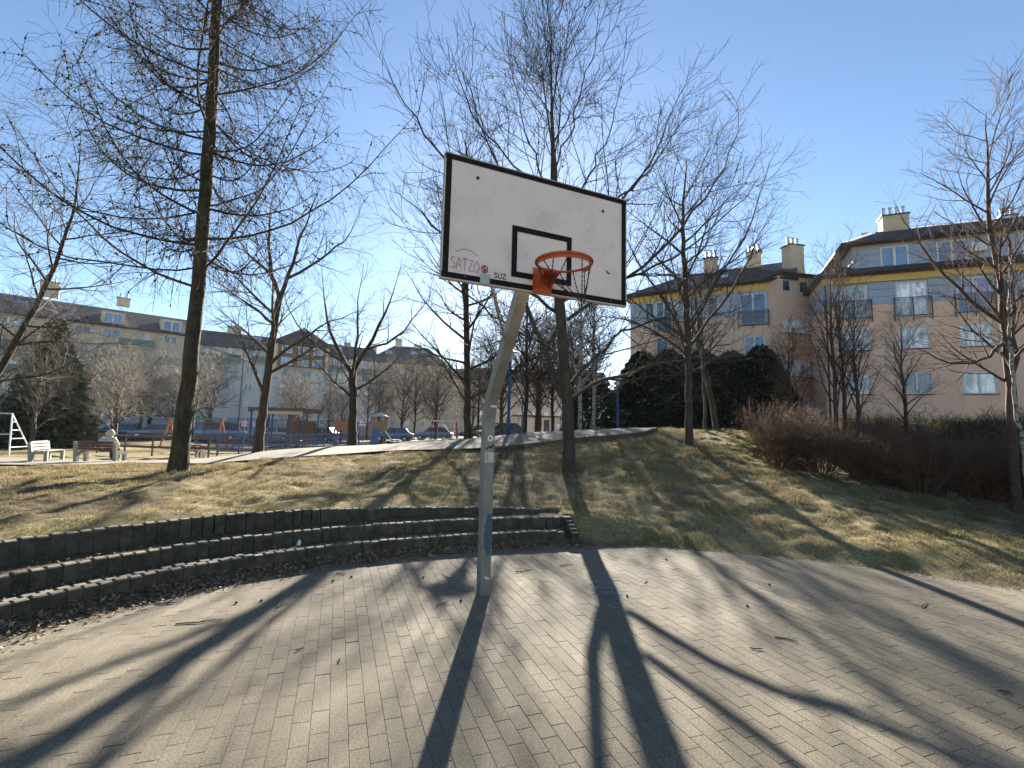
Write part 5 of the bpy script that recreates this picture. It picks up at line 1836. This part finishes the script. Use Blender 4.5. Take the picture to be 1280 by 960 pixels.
rail_fence([(-21.6, 25.0), (-17.6, 24.0), (-14.2, 22.5)], 1.05, (.45, .95), m_gut, m_slat, 'brown board fence behind the seated person', 2.0, rh=.12)
rail_fence([(-15.2, 24.8), (-12.6, 25.0), (-10.0, 25.6)], .55, (.5, .25), m_blue, m_blue, 'low blue railing nearest the path by the leaning tree', 1.0)
rail_fence([(-18.5, 28.0), (-14.0, 28.4), (-9.3, 29.2)], 1.1, (.5, .78, 1.05), m_blue, m_blue, 'tall blue playground railing behind the leaning tree', 1.4, rh=.09)
rail_fence([(-10.6, 33.0), (-8.6, 33.6), (-5.6, 34.5), (-4.6, 35.0)], .55, (.5,), m_blue, m_blue, 'low dark railing in front of the red swing', .9)
rail_fence([(-20.0, 31.5), (-15.2, 32.0), (-10.5, 33.0)], 1.05, (.5, 1.0), m_blue, m_slat, 'blue-posted fence with brown boards before the shelter', 1.5, rh=.16)

o = empty('play_table', g3(-15.4, 23.2), R(8), 'low dark picnic table beside the larch trunk', 'table')
MB().box((0, 0, .62), (1.0, .6, .06)).build('table_top', m_slat, o)
for s in (-1, 1):
    MB().box((s * .42, 0, .3), (.06, .5, .6)).build('leg', m_gut, o)
MB().box((0, -.5, .36), (1.0, .22, .05)).build('seat', m_slat, o)
for s in (-1, 1):
    MB().box((s * .42, -.5, .17), (.05, .2, .34)).build('leg', m_gut, o)


def swing(x, y, w, h, ml, mt, rz, label, seats=2):
    o = empty('swing', g3(x, y), rz, label, 'swing', 'playground swings')
    for s in (-1, 1):
        for t in (-1, 1):
            MB().tube([(s * (w / 2 + .12), t * .75, -.05), (s * w / 2, 0, h)], .06, 8).build('leg', ml, o)
    MB().tube([(-w / 2 - .15, 0, h), (w / 2 + .15, 0, h)], .055, 8).build('top_bar', mt, o)
    for k in range(seats):
        u = (k + .5) / seats * w - w / 2
        st = MB().box((u, 0, .45), (.45, .18, .04)).build('seat', m_black, o)
        for e in (-.2, .2):
            MB().tube([(u + e, 0, .46), (u + e, 0, h)], .012, 5).build('chain', m_rust, st)
    return o


swing(-21.2, 32.0, 3.3, 2.0, m_play_o, m_play_g, R(4), 'orange-legged swing with a green top bar behind the larch')
swing(-5.6, 40.0, 2.0, 1.9, m_red, m_white, R(10), 'red-legged swing with a white top bar left of the slim tree')

# white rope climbing frame at the far left
o = empty('climbing_pyramid', g3(-23.9, 22.4), R(12), 'white tubular climbing frame with rungs at the far left lawn', 'climbing frame')
tops = [Vector((-.5, 0, 1.95)), Vector((.3, 0, 1.95))]
for s, tp_ in ((-1, tops[0]), (1, tops[1])):
    for t in (-1, 1):
        MB().tube([(tp_.x + s * .55, t * .7, -.05), tp_], .03, 6).build('leg', m_white, o)
MB().tube([tops[0], tops[1]], .03, 6).build('top_bar', m_white, o)
for k in range(1, 5):
    z = 1.95 * k / 5
    f = 1 - z / 1.95
    for s, tp_ in ((-1, tops[0]), (1, tops[1])):
        MB().tube([(tp_.x + s * .55 * f, -.7 * f, z), (tp_.x + s * .55 * f, .7 * f, z)], .022, 6).build('rung', m_white, o)
MB().tube([(-.85, -.35, 1.0), (-.4, -.55, .98), (.2, -.55, .98), (.65, -.35, 1.0)], .025, 6).build('hoop_bar', m_white, o)

# shelter with a flat brown roof
o = empty('shelter', g3(-19.0, 40.0), R(-3), 'open playground shelter with a flat brown roof and pale fascia', 'shelter')
MB().box((0, 0, 2.95), (4.8, 3.0, .35)).build('roof', m_slat, o)
MB().box((.2, -1.53, 2.72), (4.0, .04, .26)).build('fascia', m_ychim, o)
for x in (-2.2, -.4, 1.2, 2.2):
    for y in (-1.3, 1.3):
        MB().beam((x, y, -.1), (x, y, 2.8), .1).build('post', m_blue, o)
MB().box((.8, 1.2, 1.1), (2.6, .1, 2.0)).build('back_panel', m_brownp, o)

# climbing tower with slide and bridge
o = empty('climbing_tower', g3(-13.0, 42.0), R(6), 'wooden climbing tower with white roof caps, orange panels and a blue slide', 'climbing tower')
for cx, hh in ((-1.8, 2.2), (1.3, 2.6)):
    for sx in (-.55, .55):
        for sy in (-.55, .55):
            MB().beam((cx + sx, sy, -.1), (cx + sx, sy, hh), .1).build('post', m_wood, o)
    MB().box((cx, 0, 1.3), (1.2, 1.2, .08)).build('platform', m_wood, o)
    rf = MB()
    rf.add([(cx - .8, -.8, hh), (cx + .8, -.8, hh), (cx + .8, .8, hh), (cx - .8, .8, hh), (cx, 0, hh + .35)], [(0, 1, 4), (1, 2, 4), (2, 3, 4), (3, 0, 4), (3, 2, 1, 0)])
    if cx > 0:
        rf.build('roof', m_stick, o)
    MB().box((cx, -.58, 1.75), (1.1, .05, .75)).build('panel', m_play_o if cx < 0 else m_play_y, o)
MB().box((-.25, 0, 1.3), (1.9, .7, .07)).build('bridge', m_wood, o)
for k in range(9):
    MB().beam((-1.2 + k * .24, -.36, .1), (-1.2 + k * .24, -.36, 1.9), .05).build('baluster', m_play_o, o)
MB().beam((-1.3, -.36, 1.95), (.8, -.36, 1.95), .07).build('hand_rail', m_red, o)
sl = MB()
prev = None
for k in range(9):
    t = k / 8
    y = -.6 - 1.9 * t
    z = 1.35 * (1 - t) ** 1.3 + .18
    sec = [(1.0, y, z + .22), (1.03, y, z), (1.57, y, z), (1.6, y, z + .22)]
    if prev:
        sl.add(prev + sec, [(0, 1, 5, 4), (1, 2, 6, 5), (2, 3, 7, 6)])
    prev = sec
sl.build('slide', M('slide_blue', (.15, .21, .38), (.12, .17, .31), rough=.35, scale=3), o).modifiers.new('s', 'SOLIDIFY').thickness = .04
for s in (-.25, .25):
    MB().beam((2.0 + s * .0 + .9, s, .0), (1.85, s, 1.35), .06).build('ladder_side', m_white, o)
for k in range(5):
    t = (k + .5) / 5
    MB().beam((2.9 - 1.05 * t, -.25, 1.35 * t), (2.9 - 1.05 * t, .25, 1.35 * t), .04).build('rung', m_white, o)
o = empty('play_stand', g3(-15.2, 34.0), R(4), 'small blue play stand with a flat top behind the blue railing', 'play stand')
MB().box((0, 0, .45), (.25, .25, .9)).build('post', m_blue, o)
MB().box((0, 0, .95), (.85, .6, .1), bevel=.02).build('top', M('slide_blue', (0, 0, 0)), o)
MB().box((0, 0, .66), (.6, .5, .08), bevel=.02).build('shelf', M('slide_blue', (0, 0, 0)), o)

for x, lb in ((-18.8, 'pale pink notice board on a post left of the leaning tree, nearer the orange swing'), (-18.0, 'pale pink notice board on a post half behind the leaning tree')):
    o = empty('notice_board', g3(x, 33.5), R(5), lb, 'sign', 'playground notice boards')
    MB().beam((0, 0, -.1), (0, 0, 1.55), .07).build('post', m_blue, o)
    MB().box((0, -.05, 1.75), (.34, .03, .42), bevel=.006).build('board', M('notice_pink', (.60, .47, .46), (.52, .40, .40), rough=.6, scale=6), o)

# ------------------------------------------------------------------ parked cars
def car_proto(paint, length=4.2, width=1.72, height=1.45, van=False):
    o = empty('parked_car', (0, 0, 0))
    hl, hw = length / 2, width / 2
    if van:
        st = [(-hl, .45, .95, .86), (-hl + .12, .32, 1.05, .97), (-.6, .30, 1.08, 1), (hl - 1.4, .30, 1.05, 1), (hl - .5, .32, .95, .96), (hl - .1, .36, .80, .9), (hl, .45, .65, .8)]
        gh = [(-hl + .06, 1.04, .92), (-hl + .2, height, .80), (.5, height, .80), (1.0, height - .08, .80), (hl - 1.15, 1.03, .92)]
    else:
        st = [(-hl, .48, .80, .84), (-hl + .15, .32, .92, .95), (-hl + .7, .30, .95, 1), (.4, .30, .93, 1), (hl - 1.0, .30, .88, .98), (hl - .2, .34, .72, .92), (hl, .45, .60, .8)]
        gh = [(-hl + .25, .92, .90), (-hl + .75, height - .06, .76), (-.1, height, .76), (.35, height - .05, .77), (hl - 1.15, .90, .92)]
    mb = MB()
    prev = None
    rings = []
    for x, zb, zt, k in st:
        zm = (zb + zt) / 2
        rings.append([(x, -hw * k * .9, zb), (x, -hw * k, zm), (x, -hw * k * .95, zt), (x, hw * k * .95, zt), (x, hw * k, zm), (x, hw * k * .9, zb)])
    for r in rings:
        mb.add(r, [])
    n = len(rings)
    for i in range(n - 1):
        for j in range(6):
            mb.f.append((i * 6 + j, i * 6 + (j + 1) % 6, (i + 1) * 6 + (j + 1) % 6, (i + 1) * 6 + j))
    mb.f.append((0, 1, 2, 3, 4, 5))
    mb.f.append(tuple((n - 1) * 6 + j for j in (5, 4, 3, 2, 1, 0)))
    b = mb.build('body', paint, o)
    bv = b.modifiers.new('bevel', 'BEVEL')
    bv.width, bv.segments, bv.limit_method = .05, 2, 'ANGLE'
    g = MB()
    for x, z, k in gh:
        g.add([(x, -hw * k, z), (x, hw * k, z)], [])
    m_ = len(gh)
    g.f += [(2 * i, 2 * i + 1, 2 * i + 3, 2 * i + 2) for i in range(m_ - 1)]
    g.f += [tuple(2 * i for i in range(m_)), tuple(2 * i + 1 for i in range(m_))[::-1]]
    g.build('window', M('car_glass', (.03, .035, .04), (.05, .055, .06), rough=.05, scale=2, spec=.8), o)
    rp = MB()
    ra, rb = gh[1], gh[-2]
    rp.box(((ra[0] + rb[0]) / 2, 0, height - .01), (rb[0] - ra[0] + .1, 2 * hw * .79, .05), bevel=.02)
    for s in (-1, 1):
        for i in (0, m_ - 2):
            a, c = gh[i], gh[i + 1]
            rp.beam((a[0], s * hw * a[2], a[1]), (c[0], s * hw * c[2], c[1]), .07)
        xm = (ra[0] + rb[0]) / 2
        rp.beam((xm, s * hw * .97, .92), (xm, s * hw * .78, height - .02), .07)
    rp.build('roof', paint, o)
    for sx in (-hl + .8, hl - .8):
        for s in (-1, 1):
            wv = MB().lathe([(.20, -.10), (.31, -.10), (.32, 0), (.31, .10), (.20, .10)], n=16).build('wheel', M('tyre', (.015, .015, .015), rough=.9), o, (sx, s * (hw - .09), .32))
            wv.rotation_euler = (R(90), 0, 0)
            MB().lathe([(.19, -.105), (.19, .105), (.05, .115)], n=12).build('rim', m_steel, wv)
    for s in (-1, 1):
        MB().box((hl - .06, s * hw * .62, .66), (.12, .3, .13), bevel=.02).build('headlight', m_lampw, o)
        MB().box((-hl + .04, s * hw * .7, .78), (.08, .22, .18), bevel=.02).build('tail_light', m_red, o)
    return o


GC = 'cars parked along the far kerb'


def paint(name, c):
    return M(name, c, tuple(x * .9 for x in c), rough=.3, scale=1, spec=.6, coat=.6)


cars = [((-38.1, 46.2), R(195), paint('paint_navy', (.03, .05, .10)), False, 'dark blue car parked behind the person on the bench'),
        ((-34.6, 46.5), R(200), paint('paint_teal', (.16, .20, .23)), False, 'pale grey-blue car parked behind the brown board fence'),
        ((-28.3, 46.0), R(184), paint('paint_blue', (.12, .20, .42)), True, 'long blue van parked behind the orange swing'),
        ((-24.0, 48.5), R(182), paint('paint_silver', (.42, .45, .50)), False, 'silver car parked between the van and the shelter'),
        ((-20.0, 49.5), R(178), paint('paint_grey', (.14, .15, .17)), False, 'dark grey car parked behind the playground shelter'),
        ((-12.3, 50.0), R(182), paint('paint_azure', (.10, .17, .30)), False, 'blue car parked right of the climbing tower'),
        ((-8.3, 51.2), R(178), paint('paint_steel', (.13, .19, .29)), False, 'grey-blue car parked beside the blue car near the red swing'),
        ((-3.4, 50.5), R(185), paint('paint_black', (.03, .03, .035)), False, 'black car parked behind the red swing'),
        ((-.9, 42.0), R(200), paint('paint_indigo', (.05, .06, .13)), False, 'dark car seen just right of the steel post'),
        ((-39.5, 42.0), R(170), paint('paint_red', (.35, .03, .03)), False, 'red car half hidden behind the spruce')]
for (x, y), rz, pm_, van, lb in cars:
    c = car_proto(pm_, 4.9 if van else 4.2, 1.8 if van else 1.72, 1.85 if van else 1.45, van)
    c.location = g3(x, y, .02)
    c.rotation_euler = (0, 0, rz)
    tag(c, lb, 'car', GC)

road = resample(np.array([(-75, 41), (-45, 44), (-30, 46.5), (-15, 49.5), (0, 50), (12, 52), (40, 62)], float), 1.0)
V, F = [], []
for i, p in enumerate(road):
    q = road[min(i + 1, len(road) - 1)] - road[max(i - 1, 0)]
    q = q / np.hypot(*q)
    nn = np.array([-q[1], q[0]])
    for s in (-4.0, -1.5, 1.5, 6.0):
        xy = p + nn * s
        V.append((xy[0], xy[1], float(natural(xy[0], xy[1])) + .05))
for i in range(len(road) - 1):
    for k in range(3):
        F.append((i * 4 + k, i * 4 + 4 + k, i * 4 + 5 + k, i * 4 + 1 + k))
ro = link('road', np_mesh('road', np.array(V), np.array(F), M('asphalt', (.055, .055, .055), (.04, .04, .04), rough=.95, scale=3)))
ro['kind'] = 'structure'

# ------------------------------------------------------------------ grass, litter, small things
rg = np.random.default_rng(77)


def blade_field(n, xr, yr, hgt, wid, dens_fn):
    x = rg.uniform(*xr, n)
    y = rg.uniform(*yr, n)
    vis = np.abs(x) < 1.12 * y + 1.5
    x, y = x[vis], y[vis]
    k = rg.random(len(x)) < dens_fn(x, y)
    x, y = x[k], y[k]
    z = gz(x, y)
    return x, y, z


def lawn_density(x, y):
    sd, sa = edge_dist(x, y)
    on = np.where(sa < S_END, sd > O3 + .10, sd > .0)
    d = np.hypot(x, y)
    clump = .08 + .92 * sstep(.36, .62, value_noise(x, y * 1.4, 3.6, 21) * .6 + value_noise(x, y * 1.3, 7.5, 22) * .4)
    soil = bare_soil(x, y)
    onpath = np.zeros(len(x), bool)
    nb = np.interp(x, ne[:, 0], ne[:, 1])
    onpath = (y > nb - .02) & (x < 4.2)
    return on * (~onpath) * clump * (1 - .75 * soil) * np.clip(1.5 - d / 22, .25, 1)


x, y, z = blade_field(700000, (-14, 13), (4.0, 19), .05, .004, lawn_density)
n = len(x)
far = np.clip(np.hypot(x, y) / 9.0, .7, 2.2)
h = rg.uniform(.014, .042, n) * (.7 + .9 * value_noise(x, y * 1.4, 3.6, 21)) * (1 + .8 * (value_noise(x, y, 2.2, 31) > .62)) * np.clip(far, .9, 1.3)
wd = rg.uniform(.003, .006, n) * far
th = rg.random(n) * 6.283
lean = rg.uniform(.3, 1.6, n)
dx, dy = np.cos(th), np.sin(th)
p0 = np.stack([x - dy * wd, y + dx * wd, z - .006], 1)
p1 = np.stack([x + dy * wd, y - dx * wd, z - .006], 1)
p2 = np.stack([x + dx * h * lean, y + dy * h * lean, z + h * np.sqrt(np.clip(1.6 - lean * .5, .25, 1))], 1)
V = np.stack([p0, p1, p2], 1).reshape(-1, 3)
F = np.arange(n * 3).reshape(-1, 3)
green = sstep(.52, .78, value_noise(x, y, .8, 41)) * .55 + rg.normal(.06, .16, n)
gm = bpy.data.materials.new('dry_grass_blades')
gm.use_nodes = True
gn, gl = gm.node_tree.nodes, gm.node_tree.links
gp = gn['Principled BSDF']
gp.inputs['Roughness'].default_value = .8
gp.inputs['Specular IOR Level'].default_value = .15
ga = gn.new('ShaderNodeAttribute')
ga.attribute_name = 'rnd'
gr = gn.new('ShaderNodeValToRGB')
e = gr.color_ramp.elements
e[0].position, e[0].color = 0.0, (.29, .228, .122, 1)
e[1].position, e[1].color = 1.0, (.08, .10, .028, 1)
m1 = e.new(.35)
m1.color = (.215, .172, .08, 1)
m2 = e.new(.7)
m2.color = (.135, .13, .042, 1)
gl.new(ga.outputs['Fac'], gr.inputs['Fac'])
gl.new(gr.outputs['Color'], gp.inputs['Base Color'])
tr_ = gn.new('ShaderNodeBsdfTranslucent')
gl.new(gr.outputs['Color'], tr_.inputs['Color'])
mxs = gn.new('ShaderNodeMixShader')
mxs.inputs['Fac'].default_value = .35
gl.new(gp.outputs['BSDF'], mxs.inputs[1])
gl.new(tr_.outputs['BSDF'], mxs.inputs[2])
gl.new(mxs.outputs['Shader'], gn['Material Output'].inputs['Surface'])
grass = link('grass', np_mesh('grass', V, F, gm, attrs={'rnd': ('FACE', np.clip(green, 0, 1))}))
grass['kind'] = 'stuff'
grass['label'] = 'short dry tussocky grass covering the bank'

# leaf litter and crumbs along the foot of the lowest step and on the treads
def litter(n, s_rng, d_fn, size, mat, name, label, zoff=.004):
    s = rg.uniform(*s_rng, n)
    d = d_fn(n, s)
    pos = np.array([bnd_point(a, b)[0] for a, b in zip(s, d)])
    hump = np.interp(s, [2.6, 5, S_END - 1, S_END + .3], [.085, .08, .07, .03]) * np.clip(1 + d / np.interp(s, [2.6, 5, S_END - 1, S_END + .3], [.24, .21, .13, .04]), 0, 1)
    zb = np.maximum(gz(pos[:, 0], pos[:, 1]), np.where(d < .02, np.where(s < S_END + .2, hump, 0), -1)) + zoff + rg.random(n) * .012
    sz = rg.uniform(*size, n)
    th = rg.random(n) * 6.283
    asp = rg.uniform(.15, .8, n)
    u = np.stack([np.cos(th), np.sin(th), rg.normal(0, .35, n)], 1) * sz[:, None]
    v = np.stack([-np.sin(th), np.cos(th), rg.normal(0, .35, n)], 1) * (sz * asp)[:, None]
    c = np.stack([pos[:, 0], pos[:, 1], zb + sz * .2], 1)
    V = np.stack([c - u, c - v * .7 + u * .1, c + u, c + v], 1).reshape(-1, 3)
    o = link(name, np_mesh(name, V, np.arange(n * 4).reshape(-1, 4), mat, attrs={'rnd': ('FACE', rg.random(n))}))
    o['kind'] = 'stuff'
    o['label'] = label
    return o


m_leaf = M('dry_leaf', (.30, .21, .12), (.17, .11, .06), rough=.9, scale=20, attr='rnd', attr_amt=.5)
litter(6000, (3.6, S_END + .25), lambda n, s: -np.abs(rg.normal(0, .12, n)) * np.interp(s, [3.6, 6.5, S_END], [1.6, 1.1, .8]) + .01, (.008, .03), m_leaf, 'leaf_litter',
       'dry leaf litter piled along the foot of the lowest step')
litter(1200, (3.6, S_END), lambda n, s: np.where(rg.random(n) < .5, rg.uniform(.23, O2 - .02, n), rg.uniform(O2 + .13, O3 - .02, n)), (.006, .022), m_leaf, 'tread_litter',
       'dry leaves scattered on the soil treads')
litter(1500, (S_END, S_END + 7.5), lambda n, s: rg.normal(0, .05, n) - .02, (.005, .018), m_leaf, 'edge_litter', 'crumbs of soil and straw along the lawn edge')
# soil spilled over the paving at the step foot
V, F = [], []
ss = np.linspace(2.6, S_END + .3, 90)
for i, s in enumerate(ss):
    wdt = np.interp(s, [2.6, 5, S_END - 1, S_END + .3], [.20, .17, .11, .03]) * (.75 + .5 * random.random())
    for d, z in ((.03, .085), (-wdt * .5, .045), (-wdt * 1.25, .0015)):
        p, _ = bnd_point(s, d)
        V.append((p[0], p[1], z + random.uniform(0, .004) * (z > .01)))
for i in range(len(ss) - 1):
    for k in range(2):
        F.append((i * 3 + k, i * 3 + k + 1, i * 3 + 4 + k, i * 3 + 3 + k))
so = link('soil_spill', np_mesh('soil_spill', np.array(V), np.array(F)[:, ::-1], M('spilled_soil', (.12, .09, .06), (.06, .045, .03), rough=1, scale=16, bump=.8, bscale=70), smooth=True))
so['kind'] = 'structure'

# fallen twigs on the paving
GTW = 'fallen twigs on the paving'
tw = [(-2.9, 5.15, .22, .3), (-2.1, 4.6, .14, 1.2), (-1.55, 3.75, .06, .8), (-1.2, 3.6, .05, 2.0), (-2.6, 4.2, .35, .25), (-1.9, 5.6, .12, -.2), (2.0, 3.95, .10, -.1),
      (2.35, 4.15, .16, -.5), (.2, 5.9, .25, .5), (.75, 6.2, .2, .35), (4.3, 5.05, .2, .6), (-.62, 4.75, .16, .9), (-3.2, 4.6, .3, .15), (3.4, 3.4, .1, .1), (-.7, 5.6, .18, 2.2), (1.6, 5.6, .12, 1.0)]
for i, (x, y, ln, a) in enumerate(tw):
    r = random.Random(i)
    pts = []
    for k in range(5):
        t = (k / 4 - .5) * ln
        pts.append((t, r.uniform(-.06, .06) * ln, .006 + r.uniform(0, .006)))
    mb = MB().tube(pts, [.005, .005, .0045, .004, .002], 5)
    if ln > .13:
        q = pts[2]
        mb.tube([q, (q[0] + ln * .18, q[1] + ln * .16, q[2] + .012)], [.003, .0015], 4)
    o = mb.build('fallen_twig', m_bark_d, None, (x, y, 0), a)
    tag(o, 'thin dry twig lying on the sunlit brick paving', 'twig', GTW)
m_peb = M('pebble_dark', (.035, .03, .025), (.05, .04, .03), rough=.9)
for i, (x, y) in enumerate([(-.95, 5.55), (-.45, 4.85), (-1.9, 5.35), (-2.55, 4.65), (-2.35, 4.72), (1.25, 5.1), (2.15, 6.6), (2.4, 4.9), (-1.75, 5.5), (3.0, 5.6)]):
    mb = MB().lathe([(.006, 0), (.014, .006), (.012, .014), (.004, .019)], n=7)
    o = mb.build('seed_ball', m_peb, None, (x, y, .0005))
    tag(o, 'dark fallen seed ball lying on the brick paving', 'seed ball', 'fallen seed balls')
# white scrap on the middle tread
p, a = bnd_point(S_END - 3.75, .30)
mb = MB()
mb.add([(-.03, -.02, 0), (.03, -.015, .004), (.025, .02, .05), (-.02, .022, .055), (0, .0, .085), (.0, -.03, .03)], [(0, 1, 5), (1, 2, 5), (2, 4, 5), (4, 3, 5), (3, 0, 5), (3, 4, 2)])
o = mb.build('paper_scrap', m_white, None, (p[0], p[1], .175))
tag(o, 'crumpled white paper scrap on the lower soil tread', 'litter')

# chalk drawing in the tree shadow
m_chalk_p = M('chalk_violet', (.30, .27, .37), (.22, .20, .27), rough=1, scale=60)
m_chalk_w = M('chalk_blue', (.42, .48, .58), (.30, .34, .42), rough=1, scale=60)
ch = empty('chalk_drawing', (1.08, 5.25, .0), 0, 'faded violet and pale blue chalk scribble on the paving in the trunk shadow', 'drawing')


def chalk(mb, pts, w, z):
    for a, b in zip(pts[:-1], pts[1:]):
        a, b = Vector(a), Vector(b)
        d = (b - a)
        if d.length < 1e-5:
            continue
        d.normalize()
        nn = Vector((-d.y, d.x)) * w / 2
        mb.add([(q.x, q.y, z) for q in (a - nn, b - nn, b + nn, a + nn)], [(0, 1, 2, 3)])


r = random.Random(5)
mb = MB()
for k in range(18):
    x0, y0 = r.uniform(-.2, .14), r.uniform(-.12, .16)
    chalk(mb, [(x0 + r.uniform(-.05, .05) + .03 * j, y0 + r.uniform(-.06, .06)) for j in range(4)], .006, .0025 + k * .00003)
mb.build('scribble', m_chalk_p, ch)
mb = MB()
for k in range(14):
    x0, y0 = r.uniform(-.22, .1), r.uniform(-.16, .55)
    chalk(mb, [(x0 + .02 * j, y0 + r.uniform(-.05, .05)) for j in range(4)], .005, .0035 + k * .00003)
chalk(mb, [(.0 + .07 * math.cos(a), -.42 + .06 * math.sin(a)) for a in np.linspace(0, 6.3, 14)], .007, .004)
mb.build('outline', m_chalk_w, ch)

# ------------------------------------------------------------------ thin winter haze in the air
hz = MB().box((0, 450, 9.4), (1840, 1540, 21.2)).build('haze', None)
hm = bpy.data.materials.new('winter_haze')
hm.use_nodes = True
hn = hm.node_tree
hn.nodes.clear()
ho = hn.nodes.new('ShaderNodeOutputMaterial')
hv = hn.nodes.new('ShaderNodeVolumePrincipled')
hv.inputs['Color'].default_value = (.93, .96, 1.0, 1)
hv.inputs['Density'].default_value = .00011
hv.inputs['Anisotropy'].default_value = .35
hn.links.new(hv.outputs['Volume'], ho.inputs['Volume'])
hz.data.materials.append(hm)
hz['kind'] = 'stuff'
hz['label'] = 'thin pale haze in the winter air'
